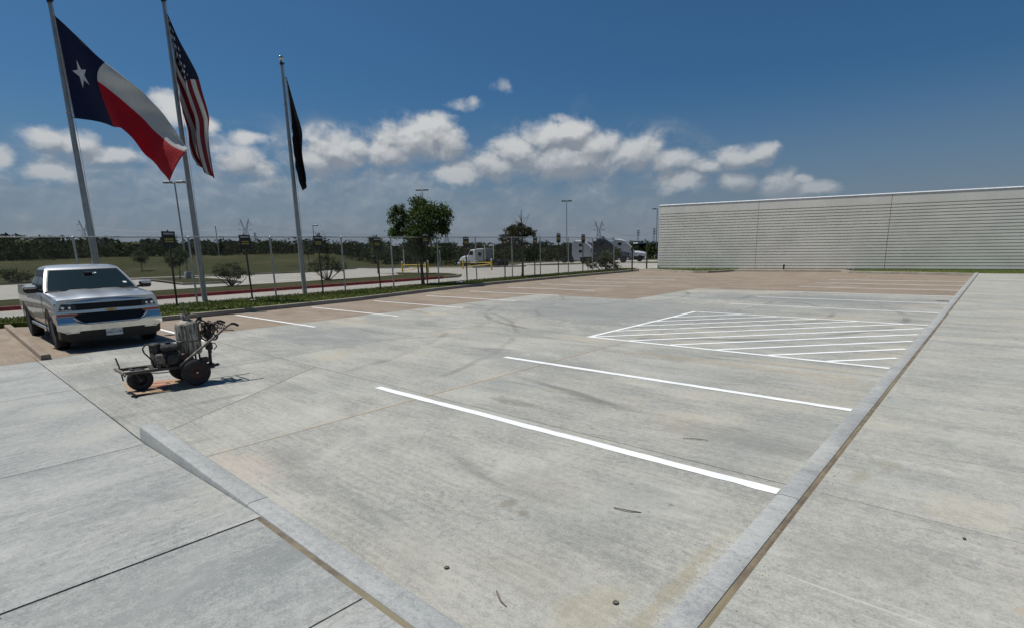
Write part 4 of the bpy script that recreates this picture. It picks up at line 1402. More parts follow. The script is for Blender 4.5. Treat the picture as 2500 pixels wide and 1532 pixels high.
    b = MB(); b.grid(rings); b.add(rings[-1][:-1], [tuple(range(len(rings[-1]) - 1))])
    b.build('cab', 'silver_paint', rt, True, 40)

    def gpatch(name, fn, us, vs_, flip=False, mat='car_glass', par_=rt):
        b = MB(); b.grid([[fn(u, v) for v in vs_] for u in us], flip)
        return b.build(name, mat, par_, True, 60)
    ws = gpatch('windscreen', lambda u, v: fpt(v * np.interp(u, [1.25, 1.71], [0.925, 0.90]), u, 0.006), np.linspace(1.25, 1.71, 8), np.linspace(-1, 1, 15))
    # black surround of the windscreen
    gpatch('windscreen_seal', lambda u, v: fpt(v * np.interp(u, [1.235, 1.725], [0.955, 0.935]), u, 0.003), np.linspace(1.235, 1.725, 8), np.linspace(-1, 1, 15), mat='black_plastic')
    for (yf, z, w, h) in ((0.12, 1.60, 0.05, 0.028), (0.20, 1.615, 0.06, 0.022), (0.74, 1.36, 0.09, 0.035)):
        gpatch('sticker', lambda u, v: fpt(yf + v * w, z + u * h, 0.009), (0, 1), (0, 1), mat='sticker', par_=ws)
    # rear-view mirror behind the glass, wipers on the cowl
    b = MB(); b.bbox(-1.00, -0.96, -0.06, 0.12, 1.60, 1.66, 0.01); b.build('rear_view_mirror', 'black_plastic', rt)
    for y0 in (-0.62, 0.05):
        b = MB(); b.tube([(-0.40, y0, 1.255), (-0.47, y0 + 0.3, 1.29), (-0.45, y0 + 0.62, 1.275)], 0.011, 5); b.build('wiper', 'black_plastic', rt)
    b = MB(); G = [[(-0.34 + 0.02 - 0.10 * t * t, t * 0.90, 1.246), (-0.47 - 0.10 * t * t, t * 0.90, 1.262)] for t in np.linspace(-1, 1, 13)]; b.grid(G); b.build('cowl', 'black_plastic', rt)
    for sg in (-1, 1):
        fl = sg > 0
        for nm, xa0, xa1, xb0, xb1 in (('front_window', -0.72, -1.30, -1.60, -1.60), ('rear_window', -1.67, -1.67, -2.40, -2.33)):
            def fn(u, v, xa0=xa0, xa1=xa1, xb0=xb0, xb1=xb1):
                z = 1.27 + 0.44 * v
                xa = np.interp(v, [0, 1], [xa0, xa1]); xb = np.interp(v, [0, 1], [xb0, xb1])
                return spt(xa + (xb - xa) * u, z, sg, 0.005)
            gpatch(nm, fn, np.linspace(0, 1, 6), np.linspace(0, 1, 6), not fl)
            gpatch('window_trim', lambda u, v, fn=fn: fn(u, v) * np.array([1, 1, 1]) + np.array([(0.5 - u) * 0.05, -sg * 0.003, (v - 0.5) * 0.045]), np.linspace(0, 1, 6), np.linspace(0, 1, 6), not fl, 'black_plastic')
        # doors: skins a hair proud of the body side
        for nm, x0, x1 in (('front_door', -0.60, -1.62), ('rear_door', -1.635, -2.50)):
            rows = []
            for x in np.linspace(x0, x1, 8):
                S_ = section(x, sg)[3:8]
                rows.append([p + np.array([0, sg * 0.006, 0]) for p in S_])
            b = MB(); b.grid(rows, flip=not fl)
            # turned edges
            for e in (rows[0], rows[-1]):
                b.grid([e, [p - np.array([0, sg * 0.02, 0]) for p in e]])
            d = b.build(nm, 'silver_paint', rt, True, 30)
            hx = x1 + 0.17
            b = MB(); b.tube([(hx + 0.09, sg * 0.992, 1.075), (hx + 0.07, sg * 1.025, 1.08), (hx - 0.07, sg * 1.025, 1.08), (hx - 0.09, sg * 0.992, 1.075)], 0.016, 6); b.build('door_handle', 'chrome', d, True)
        # door mirror
        b = MB()
        b.bbox(-0.78, -0.60, sg * 0.99 if sg > 0 else -1.235, 1.235 if sg > 0 else -0.99, 1.23, 1.40, 0.04); mr = b.build('door_mirror', 'black_plastic', rt, True)
        b = MB(); b.bbox(-0.76, -0.575, 1.0 if sg > 0 else -1.24, 1.24 if sg > 0 else -1.0, 1.315, 1.412, 0.035); b.build('mirror_cap', 'silver_paint', mr, True)
        b = MB(); b.tube([(-0.68, sg * 0.90, 1.25), (-0.68, sg * 1.02, 1.28)], 0.035, 8); b.build('mirror_arm', 'black_plastic', mr)
        # wheel arch lips
        for xw in (0.0, -3.66):
            pts = [(xw + 0.49 * math.cos(a), sg * 0.982, 0.42 + 0.49 * math.sin(a)) for a in np.linspace(R(-8), R(188), 20)]
            b = MB(); b.tube(pts, 0.009, 6); b.build('arch_lip', 'black_plastic', rt, True)
        b = MB(); b.bbox(-3.1, -0.56, sg * 0.90 if sg > 0 else -0.96, 0.96 if sg > 0 else -0.90, 0.36, 0.45, 0.02); b.build('sill', 'silver_paint', rt, True)
    for xw in (0.0, -3.66):
        for sg in (-1, 1):
            wheel(rt, (xw, sg * 0.835, 0.40), 0.40, 0.265, sg)
    # underside: dark floor so that no light leaks through
    b = MB(); b.box(-4.6, 0.6, -0.60, 0.60, 0.34, 0.50); b.tube([(0, -0.75, 0.40), (0, 0.75, 0.40)], 0.06, 8); b.build('chassis', 'black_plastic', rt)
    b = MB(); b.tube([(-3.66, -0.75, 0.40), (-3.66, 0.75, 0.40)], 0.08, 8); b.build('rear_axle', 'black_plastic', rt)

    # ---- front end: plates that follow the bowed nose
    def nose(y, z, off=0.0):
        base = np.interp(z, [0.25, 0.40, 0.58, 0.66, 0.80, 1.05, 1.12], [0.84, 0.90, 0.945, 0.93, 0.895, 0.875, 0.83])
        return base - 0.085 * (abs(y) / 0.95) ** 2.4 + off

    def plate(name, ys, zb, zt, off, mat, par_=rt, back=0.12, nz=3, smooth=True):
        """strip of the nose between zb(y) and zt(y), thickness back"""
        G = []
        for y in ys:
            a = np.interp(y, *zb) if isinstance(zb, tuple) else zb
            c = np.interp(y, *zt) if isinstance(zt, tuple) else zt
            col_ = [(nose(y, a) + off - back, y, a)] + [(nose(y, z) + off, y, z) for z in np.linspace(a, c, nz)] + [(nose(y, c) + off - back, y, c)]
            G.append(col_)
        b = MB(); b.grid(G, flip=True)
        n_ = len(G[0])
        b.add(G[0], [tuple(range(n_))]); b.add(G[-1], [tuple(range(n_))[::-1]])
        return b.build(name, mat, par_, smooth, 30)
    lin = lambda a, c, n=9: np.linspace(a, c, n)
    plate('hood_edge', lin(-0.93, 0.93, 17), ([-0.93, -0.7, 0, 0.7, 0.93], [1.045, 1.05, 1.055, 1.05, 1.045]), ([-0.93, -0.7, 0, 0.7, 0.93], [1.095, 1.115, 1.125, 1.115, 1.095]), -0.02, 'silver_paint')
    plate('upper_chrome_bar', lin(-0.72, 0.72, 15), 1.02, 1.05, 0.012, 'chrome')
    g = plate('upper_grille', lin(-0.66, 0.66, 13), 0.88, 1.022, -0.02, 'grille_black')
    for z in np.linspace(0.905, 0.985, 4):
        plate('grille_slat', lin(-0.65, 0.65, 9), z, z + 0.008, -0.02, 'grille_black', g, 0.02, 2)
    cb_ = plate('chrome_bar', lin(-0.95, 0.95, 19), ([-0.95, -0.6, 0, 0.6, 0.95], [0.825, 0.815, 0.82, 0.815, 0.825]), ([-0.95, -0.6, 0, 0.6, 0.95], [0.865, 0.872, 0.885, 0.872, 0.865]), 0.014, 'chrome')
    # gold bow-shaped badge
    b = MB()
    bx = [(-0.135, -0.022), (-0.06, -0.022), (-0.055, -0.042), (0.05, -0.042), (0.055, -0.022), (0.135, -0.022), (0.125, 0.022), (0.06, 0.022), (0.055, 0.042), (-0.05, 0.042), (-0.055, 0.022), (-0.125, 0.022)]
    X_ = nose(0, 0.85) + 0.016
    bx = [(y * 0.78, z * 0.72) for y, z in bx]
    V = [(X_ + 0.012, y, 0.852 + z) for y, z in bx] + [(X_ - 0.01, y, 0.852 + z) for y, z in bx]
    n_ = len(bx)
    b.add(V, [tuple(range(n_))] + [(i, i + n_, (i + 1) % n_ + n_, (i + 1) % n_) for i in range(n_)]); b.build('badge', 'badge_gold', cb_)
    g2 = plate('lower_grille', lin(-0.64, 0.64, 13), ([-0.64, -0.51, 0.51, 0.64], [0.72, 0.61, 0.61, 0.72]), 0.818, -0.012, 'grille_black')
    for z in np.linspace(0.64, 0.79, 5):
        plate('grille_slat', lin(-0.54, 0.54, 9), z, z + 0.008, -0.015, 'grille_black', g2, 0.02, 2)
    # chrome frame under the lower grille
    fr = [(-0.67, 0.735), (-0.52, 0.592), (0.52, 0.592), (0.67, 0.735)]
    pts = []
    for (ya, za), (yb, zb_) in zip(fr[:-1], fr[1:]):
        for t in np.linspace(0, 1, 7)[:-1]:
            y, z = ya + (yb - ya) * t, za + (zb_ - za) * t
            pts.append((nose(y, z) + 0.005, y, z))
    pts.append((nose(0.67, 0.735) + 0.005, 0.67, 0.735))
    b = MB(); b.tube(pts, 0.022, 8); b.build('grille_surround', 'chrome', rt, True)
    for sg in (-1, 1):
        Y = lambda a, c: sorted([sg * a, sg * c])
        yy = lin(*Y(0.60, 0.945), 8)
        h_ = plate('headlight', yy, (sorted([sg * 0.60, sg * 0.945]), [0.885, 0.87] if sg > 0 else [0.87, 0.885]), (sorted([sg * 0.60, sg * 0.945]), [1.00, 1.035] if sg > 0 else [1.035, 1.00]), 0.006, 'lamp_glass')
        b = MB()
        for yc, rr_ in ((0.71, 0.030), (0.82, 0.036)):
            b2 = MB(); b2.lathe([(rr_, 0), (rr_ * 0.8, 0.012), (rr_ * 0.2, 0.014)], (nose(yc, 0.95) + 0.004, sg * yc, 0.945), 'x', 14); b2.build('lamp_bowl', 'lamp_reflector', h_, True)
        b = MB(); b.tube([(nose(0.92, 1.01) + 0.012, sg * 0.925, 1.015), (nose(0.93, 0.93) + 0.012, sg * 0.935, 0.92), (nose(0.85, 0.89) + 0.012, sg * 0.86, 0.888), (nose(0.7, 0.89) + 0.012, sg * 0.68, 0.893)], 0.007, 5); b.build('light_strip', 'sticker', h_)
        plate('turn_signal', yy, 0.772, 0.815, 0.008, 'amber')
        plate('fascia_corner', lin(*Y(0.66, 0.955), 8), 0.735, 0.772, 0.0, 'silver_paint')
        # tow and fog recess in the bumper
        plate('bumper_step', lin(*Y(0.66, 0.955), 8), (sorted([sg * 0.66, sg * 0.955]), [0.655, 0.64] if sg > 0 else [0.64, 0.655]), 0.728, 0.012, 'chrome')
        b = MB(); b.bbox(nose(0.72, 0.40) - 0.02, nose(0.72, 0.40) + 0.035, *Y(0.60, 0.84), 0.385, 0.44, 0.015); b.build('fog_trim', 'chrome', rt, True)
    plate('bumper', lin(-0.965, 0.965, 25), ([-0.965, -0.80, -0.60, 0.60, 0.80, 0.965], [0.47, 0.395, 0.44, 0.44, 0.395, 0.47]), ([-0.965, -0.68, -0.5, 0.5, 0.68, 0.965], [0.64, 0.65, 0.568, 0.568, 0.65, 0.64]), 0.03, 'chrome', nz=6)
    plate('valance', lin(-0.93, 0.93, 13), ([-0.93, -0.8, 0.8, 0.93], [0.27, 0.20, 0.20, 0.27]), 0.46, -0.015, 'black_plastic', back=0.35)
    # licence plate, slightly skewed, with its characters
    px0 = nose(0, 0.36) + 0.01
    b = MB(); b.bbox(px0, px0 + 0.012, -0.155, 0.155, 0.285, 0.44, 0.004); lp_ = b.build('licence_plate', 'plate_white', rt)
    Mx = Matrix.Translation((px0 + 0.0135, 0, 0.352)) @ Matrix(((0, 0, 1, 0), (1, 0, 0, 0), (0, 1, 0, 0), (0, 0, 0, 1)))
    text_mesh('WRG-4785', 0.066, 'plate_ink', lp_, 'plate_number', Mx)
    text_mesh('TEXAS', 0.028, 'plate_ink', lp_, 'plate_state', Matrix.Translation((0, 0, 0.062)) @ Mx)
    # roof aerial fin
    b = MB(); b.add([(-2.05, 0.30, 1.832), (-1.85, 0.30, 1.832), (-1.98, 0.30, 1.90), (-2.04, 0.30, 1.90), (-2.05, 0.335, 1.832), (-1.85, 0.335, 1.832), (-1.98, 0.325, 1.90), (-2.04, 0.325, 1.90)], [(0, 1, 2, 3), (7, 6, 5, 4), (0, 4, 5, 1), (1, 5, 6, 2), (2, 6, 7, 3), (3, 7, 4, 0)]); b.build('aerial_fin', 'black_plastic', rt)
    # bed rail caps and tailgate
    for sg in (-1, 1):
        b = MB(); b.bbox(-4.72, -2.66, sg * 0.81 if sg > 0 else -0.945, 0.945 if sg > 0 else -0.81, 1.295, 1.315, 0.008); b.build('bed_rail', 'black_plastic', rt)
    b = MB(); b.bbox(-4.90, -4.80, -0.9, 0.9, 0.46, 0.62, 0.03); b.build('rear_bumper', 'chrome', rt, True)


build_pickup()


# ------------------------------------------------------------------ line-striping machine on its cardboard
def build_striper():
    O = (-9.28, 2.62, 0.012)
    rt = empty('line_striping_machine', O)
    tag(rt, 'paint-caked walk-behind line striping machine with upright tank and curved handlebars', 'striper')
    B = lambda: MB(O)
    for x, sg in ((-8.98, 1), (-9.58, -1)):
        b = B(); c = (x, 2.64, 0.212)
        r = 0.20
        b.lathe([(r * 0.55, -0.035), (r * 0.86, -0.05), (r, -0.03), (r, 0.03), (r * 0.86, 0.05), (r * 0.55, 0.035)], c, 'x', 32, close=True); w = b.build('rear_wheel', 'rubber', rt, True, 40)
        b = B(); b.lathe([(r * 0.58, 0.028 * sg), (r * 0.5, 0.012 * sg), (r * 0.26, 0.008 * sg), (r * 0.22, 0.035 * sg), (r * 0.10, 0.045 * sg), (0.004, 0.045 * sg)], c, 'x', 24); b.build('hub', 'hub_red', w, True)
        b = B(); b.lathe([(0.014, 0.04 * sg), (0.014, 0.055 * sg), (0.006, 0.06 * sg)], c, 'x', 8); b.build('hub_nut', 'bolt_white', w)
    b = B(); b.tube([(-9.58, 2.64, 0.21), (-8.98, 2.64, 0.21)], 0.018, 8); b.build('axle', 'grimy_steel', rt)
    # front caster
    c = (-9.32, 1.985, 0.177)
    b = B(); b.lathe([(0.08, -0.04), (0.14, -0.055), (0.165, -0.03), (0.165, 0.03), (0.14, 0.055), (0.08, 0.04)], c, 'x', 28, close=True); w = b.build('front_wheel', 'rubber', rt, True, 40)
    b = B(); b.lathe([(0.09, -0.02), (0.085, 0.0), (0.03, 0.03), (0.01, 0.035)], c, 'x', 18); b.build('hub', 'grimy_black', w, True)
    b = B(); b.lathe([(0.012, 0.03), (0.012, 0.062), (0.004, 0.066)], c, 'x', 8); b.build('hub_nut', 'bolt_white', w)
    b = B()
    for dx in (-0.075, 0.075):
        b.tube([(c[0] + dx, c[1], c[2]), (c[0] + dx, 1.90, 0.33)], 0.014, 6)
    b.tube([(c[0] - 0.09, 1.90, 0.335), (c[0] + 0.09, 1.90, 0.335)], 0.02, 6); b.build('caster_fork', 'grimy_black', rt)
    # chassis rails
    for x in (-9.10, -9.50):
        b = B(); b.tube([(x, 1.74, 0.335), (x, 2.2, 0.32), (x, 2.72, 0.30)], 0.026, 8); b.build('chassis_rail', 'grimy_steel', rt, True)
    b = B(); b.tube([(-9.54, 1.76, 0.335), (-9.06, 1.76, 0.335)], 0.026, 8); b.build('front_bar', 'grimy_tube', rt, True)
    b = B(); b.tube([(-9.60, 1.76, 0.335), (-9.66, 1.76, 0.33)], 0.014, 6); b.tube([(-9.06, 1.76, 0.335), (-8.99, 1.74, 0.315)], 0.014, 6); b.build('front_bar_pins', 'grimy_steel', rt)
    b = B(); b.tube([(-9.44, 1.80, 0.17), (-9.45, 1.79, 0.34), (-9.47, 1.76, 0.52)], 0.010, 6); b.build('guide_rod', 'grimy_black', rt)
    b = B(); b.bbox(-9.52, -9.08, 2.12, 2.82, 0.315, 0.335, 0.004); b.build('deck_plate', 'grimy_black', rt)
    b = B(); b.tube([(-9.50, 1.78, 0.30), (-9.42, 1.95, 0.27), (-9.2, 2.2, 0.25), (-9.1, 2.45, 0.25)], 0.008, 6); b.build('brake_cable', 'grimy_black', rt)
    # engine: block with fins, recoil cover, fuel tank, air cleaner, exhaust
    b = B(); b.bbox(-9.46, -9.10, 2.18, 2.49, 0.335, 0.57, 0.025); en = b.build('engine_block', 'grimy_black', rt, True)
    for z in np.linspace(0.40, 0.50, 5):
        b = B(); b.bbox(-9.47, -9.09, 2.23, 2.42, z, z + 0.007, 0.002); b.build('cooling_fin', 'grimy_steel', en)
    b = B(); b.lathe([(0.085, 0.0), (0.09, 0.03), (0.075, 0.06), (0.03, 0.07), (0.01, 0.071)], (-9.11, 2.38, 0.45), 'x', 22); b.build('recoil_cover', 'grimy_black', en, True)
    b = B(); b.bbox(-9.45, -9.08, 2.25, 2.50, 0.565, 0.665, 0.03); b.build('fuel_tank', 'grimy_black', en, True)
    b = B(); b.lathe([(0.035, 0), (0.037, 0.02), (0.033, 0.03)], (-9.20, 2.38, 0.665), 'z', 12); b.build('fuel_cap', 'grimy_black', en, True)
    b = B(); b.lathe([(0.075, 0), (0.078, 0.03), (0.078, 0.12), (0.06, 0.14), (0.02, 0.145)], (-9.22, 2.21, 0.56), 'z', 16); b.build('air_cleaner', 'grimy_black', en, True)
    b = B(); b.bbox(-9.12, -9.05, 2.17, 2.27, 0.40, 0.55, 0.02); b.build('exhaust', 'grimy_tube', en, True)
    b = B(); b.tube([(-9.07, 2.24, 0.54), (-9.05, 2.27, 0.46), (-9.06, 2.25, 0.38)], 0.011, 6); b.build('choke_lever', 'grimy_tube', en)
    for (y, z) in ((2.42, 0.42), (2.46, 0.50), (2.30, 0.36), (2.20, 0.37)):
        b = B(); b.lathe([(0.03, 0), (0.03, 0.03), (0.014, 0.045)], (-9.12, y, z), 'x', 10); b.build('carburettor_part', 'grimy_steel', en, True)
    # air compressor pump between engine and tank
    b = B(); b.lathe([(0.085, 0), (0.085, 0.16), (0.06, 0.19), (0.02, 0.2)], (-9.30, 2.55, 0.335), 'z', 16); b.build('pump', 'grimy_black', rt, True)
    b = B(); b.lathe([(0.13, -0.02), (0.14, 0.0), (0.13, 0.02)], (-9.16, 2.56, 0.36), 'x', 20); b.build('belt_pulley', 'grimy_rust', rt, True)
    # hose looping over the front
    hp = [(2.24, 0.665), (2.17, 0.69), (2.10, 0.685), (2.055, 0.64), (2.06, 0.58), (2.10, 0.52), (2.145, 0.455), (2.165, 0.40), (2.17, 0.33)]
    b = B(); b.tube([(-9.22 - 0.03 * math.sin(i), y, z) for i, (y, z) in enumerate(hp)], 0.011, 8); b.build('front_hose', 'rubber', rt, True)
    # pressure tank
    tc = (-9.30, 2.695, 0)
    b = B(); b.lathe([(0.02, 0.455), (0.15, 0.46), (0.163, 0.48), (0.168, 0.50), (0.168, 0.90), (0.160, 0.93), (0.12, 0.965), (0.07, 0.985)], tc, 'z', 32); tk = b.build('paint_tank', 'paint_caked_tank', rt, True, 40)
    b = B(); b.lathe([(0.169, 0.655), (0.176, 0.66), (0.176, 0.675), (0.169, 0.68)], tc, 'z', 32); b.build('tank_band', 'grimy_tube', tk, True)
    b = B(); b.lathe([(0.075, 0.975), (0.062, 0.985), (0.060, 1.04), (0.068, 1.045), (0.068, 1.06), (0.04, 1.065)], tc, 'z', 20); b.build('tank_neck', 'paint_caked_tank', tk, True)
    b = B(); b.bbox(tc[0] - 0.075, tc[0] + 0.075, tc[1] - 0.02, tc[1] + 0.02, 1.062, 1.085, 0.008); b.tube([(tc[0], tc[1] - 0.06, 1.05), (tc[0], tc[1] + 0.07, 1.075)], 0.015, 6); b.build('lid_clamp', 'grimy_black', tk)
    b = B(); b.tube([(tc[0], tc[1], 1.08), (tc[0], tc[1] - 0.005, 1.175)], 0.010, 6); b.tube([(tc[0] - 0.02, tc[1] - 0.075, 1.195), (tc[0], tc[1], 1.172), (tc[0] + 0.02, tc[1] + 0.07, 1.19)], 0.008, 6); b.build('tee_handle', 'grimy_tube', tk)
    for k_ in range(4):
        a = k_ * 1.57 + 0.8
        b = B(); b.tube([(tc[0] + 0.13 * math.cos(a), tc[1] + 0.13 * math.sin(a), 0.33), (tc[0] + 0.13 * math.cos(a), tc[1] + 0.13 * math.sin(a), 0.48)], 0.014, 6); b.build('tank_leg', 'grimy_black', tk)
    # gauge and regulator on the shoulder
    b = B(); b.tube([(-9.25, 2.80, 0.93), (-9.22, 2.85, 1.0), (-9.22, 2.86, 1.03)], 0.016, 6); b.lathe([(0.035, 0), (0.038, 0.012), (0.034, 0.024)], (-9.22, 2.86, 1.0), 'x', 14); b.build('pressure_gauge', 'grimy_black', tk)
    # handlebars
    for x, pts in ((-9.0, [(2.44, 0.345), (2.72, 0.535), (2.93, 0.68), (3.10, 0.80), (3.18, 0.86), (3.235, 0.885), (3.285, 0.882), (3.345, 0.845)]), (-9.56, [(2.44, 0.345), (2.72, 0.535), (2.93, 0.68), (3.10, 0.80), (3.17, 0.855), (3.22, 0.885), (3.28, 0.887), (3.345, 0.85)])):
        b = B(); b.tube([(x, y, z) for y, z in pts], 0.019, 10); hb = b.build('handlebar', 'grimy_tube', rt, True)
        b = B(); b.tube([(x, y, z) for y, z in pts[-3:]], 0.0205, 10); b.build('grip', 'rubber', hb, True)
        b = B(); b.tube([(x, 3.13, 0.80), (x, 3.2, 0.79), (x, 3.27, 0.775)], 0.008, 6); b.build('squeeze_lever', 'grimy_black', hb)
    b = B(); b.tube([(-9.56, 2.95, 0.69), (-9.0, 2.95, 0.69)], 0.016, 8); b.build('handle_cross_tube', 'grimy_tube', rt, True)
    b = B(); b.tube([(-9.56, 3.13, 0.82), (-9.0, 3.13, 0.82)], 0.012, 8); b.build('control_bar', 'grimy_steel', rt, True)
    # spray gun mast and gun at the back
    b = B(); b.tube([(-9.16, 2.93, 0.78), (-9.16, 2.925, 0.5), (-9.14, 2.91, 0.24)], 0.024, 8); b.bbox(-9.20, -9.11, 2.88, 2.97, 0.50, 0.62, 0.015); mg = b.build('gun_mast', 'grimy_black', rt, True)
    b = B(); b.bbox(-9.19, -9.08, 2.86, 2.96, 0.21, 0.29, 0.02); b.lathe([(0.02, 0), (0.024, 0.05), (0.012, 0.07)], (-9.13, 2.96, 0.25), 'y', 10); b.build('spray_gun', 'grimy_black', mg, True)
    b = B(); b.tube([(-9.14, 2.90, 0.33), (-9.12, 2.80, 0.31), (-9.12, 2.72, 0.32)], 0.014, 6); b.bbox(-9.17, -9.07, 2.76, 2.88, 0.33, 0.40, 0.012); b.build('gun_bracket', 'grimy_rust', mg)
    b = B(); b.tube([(-9.08, 2.93, 0.62), (-9.06, 2.99, 0.60), (-9.07, 3.01, 0.55), (-9.10, 2.97, 0.50)], 0.008, 6); b.build('trigger_cable', 'grimy_black', mg)
    # tangle of hoses and cables behind the tank
    r2 = np.random.default_rng(3)
    for k_ in range(16):
        x0 = -9.32 + r2.uniform(-0.14, 0.2)
        a0 = r2.uniform(0, 6.28)
        cy, cz = 2.96 + r2.uniform(-0.05, 0.06), 0.79 + r2.uniform(-0.07, 0.08)
        ry, rz = r2.uniform(0.04, 0.09), r2.uniform(0.05, 0.12)
        pts = [(x0 + 0.05 * math.sin(t * 2 + a0), cy + ry * math.cos(t + a0), cz + rz * math.sin(t + a0)) for t in np.linspace(0, r2.uniform(4, 6.5), 14)]
        b = B(); b.tube(pts, r2.uniform(0.008, 0.014), 6); b.build('hose_coil', 'grimy_black' if k_ % 3 else 'grimy_rust', rt, True)
    for k_ in range(4):
        x0 = -9.3 + 0.09 * k_
        b = B(); b.tube([(x0, 2.93, 0.72), (x0 + 0.02, 3.02, 0.86 + 0.02 * k_), (x0 + 0.01, 3.10, 0.91), (x0 - 0.03, 3.17, 0.86), (x0 - 0.05, 3.12, 0.80)], 0.008, 6); b.build('control_cable', 'grimy_black', rt, True)
    for k_ in range(3):
        b = B(); b.tube([(-9.22 + 0.05 * k_, 2.86, 0.98), (-9.2 + 0.05 * k_, 2.93, 0.93), (-9.2 + 0.04 * k_, 2.91, 0.75), (-9.17, 2.94, 0.60 - 0.05 * k_), (-9.15, 2.95, 0.45)], 0.009, 6); b.build('supply_hose', 'rubber', rt, True)
    b = B(); b.lathe([(0.04, 0), (0.042, 0.06), (0.02, 0.08)], (-9.2, 3.03, 0.84), 'z', 10); b.build('filter_bowl', 'grimy_steel', rt, True)
    # cardboard: flattened carton under the machine, near corner curling up
    cb = empty('cardboard_sheet', (-9.4, 2.2, 0.004))
    tag(cb, 'flattened brown cardboard carton lying under the striping machine', 'cardboard')
    A = np.array([(-10.15, 1.93), (-8.98, 1.77), (-8.86, 2.62), (-9.72, 2.68)])

    def P(u, v, dz=0.0):
        p = (A[0] * (1 - u) + A[1] * u) * (1 - v) + (A[3] * (1 - u) + A[2] * u) * v
        z = 0.004 + 0.035 * max(0, u - 0.55) ** 1.5 * max(0, 0.5 - v) * 4 + 0.004 * math.sin(u * 9) * (1 - v)
        return np.array([p[0], p[1], z + dz])
    org = np.array([-9.4, 2.2, 0.004])
    us = np.linspace(0, 1, 12); vs2 = np.linspace(0, 1, 9)
    top = [[P(u, v, 0.006) - org for v in vs2] for u in us]; bot = [[P(u, v) - org for v in vs2] for u in us]
    b = MB(); b.grid(top); b.grid(bot, True)
    for e in (lambda q: [r[0] for r in q], lambda q: [r[-1] for r in q], lambda q: q[0], lambda q: q[-1]):
        b.grid([e(bot), e(top)])
    b.build('board', 'cardboard', cb)

    def pr(u0, u1, v0, v1, mat, nm):
        b = MB(); b.grid([[P(u, v, 0.0085) - org for v in np.linspace(v0, v1, 5)] for u in np.linspace(u0, u1, 5)]); b.build(nm, mat, cb)
    pr(0.22, 0.30, 0.30, 0.75, 'card_print', 'printed_band'); pr(0.42, 0.52, 0.22, 0.62, 'card_print', 'printed_band')
    pr(0.66, 0.80, 0.50, 0.56, 'card_ink', 'printed_mark'); pr(0.70, 0.86, 0.28, 0.46, 'card_print', 'printed_label'); pr(0.71, 0.85, 0.295, 0.445, 'cardboard', 'label_face')
    pr(0.76, 0.80, 0.12, 0.24, 'card_ink', 'printed_mark'); pr(0.30, 0.42, 0.62, 0.68, 'card_ink', 'printed_mark')


build_striper()


# ------------------------------------------------------------------ trees and shrubs
def leaf_quads(C, size, r2, flat=0.0):
    """diamond-shaped leaves at centres C"""
    n = len(C)
    a = r2.normal(size=(n, 3)); a[:, 2] *= (1 - flat); a /= np.linalg.norm(a, axis=1)[:, None] + 1e-9
    b = r2.normal(size=(n, 3)); b -= a * (a * b).sum(1)[:, None]; b /= np.linalg.norm(b, axis=1)[:, None] + 1e-9
    s = size * r2.uniform(0.6, 1.35, (n, 1))
    w = s * r2.uniform(0.38, 0.62, (n, 1))
    V = np.stack([C - a * s * 0.5, C + b * w * 0.5, C + a * s * 0.5, C - b * w * 0.5], 1)
    return V.reshape(-1, 3)


def clumped(lobes, n, r2, per=60, spread=0.22, shell=0.55):
    vol = np.array([np.prod(l[1]) ** (2 / 3) for l in lobes]); vol /= vol.sum()
    out = []
    for (c, rad), f in zip(lobes, vol):
        m = int(n * f); k = max(3, m // per)
        d = r2.normal(size=(k, 3)); d /= np.linalg.norm(d, axis=1)[:, None]
        rr = (shell + (1 - shell) * r2.uniform(0, 1, (k, 1))) * r2.uniform(0.75, 1.12, (k, 1))
        cc = np.array(c) + d * rr * np.array(rad)
        idx = r2.integers(0, k, m)
        pts = cc[idx] + r2.normal(size=(m, 3)) * np.array(rad) * spread
        out.append(pts)
    return np.concatenate(out)


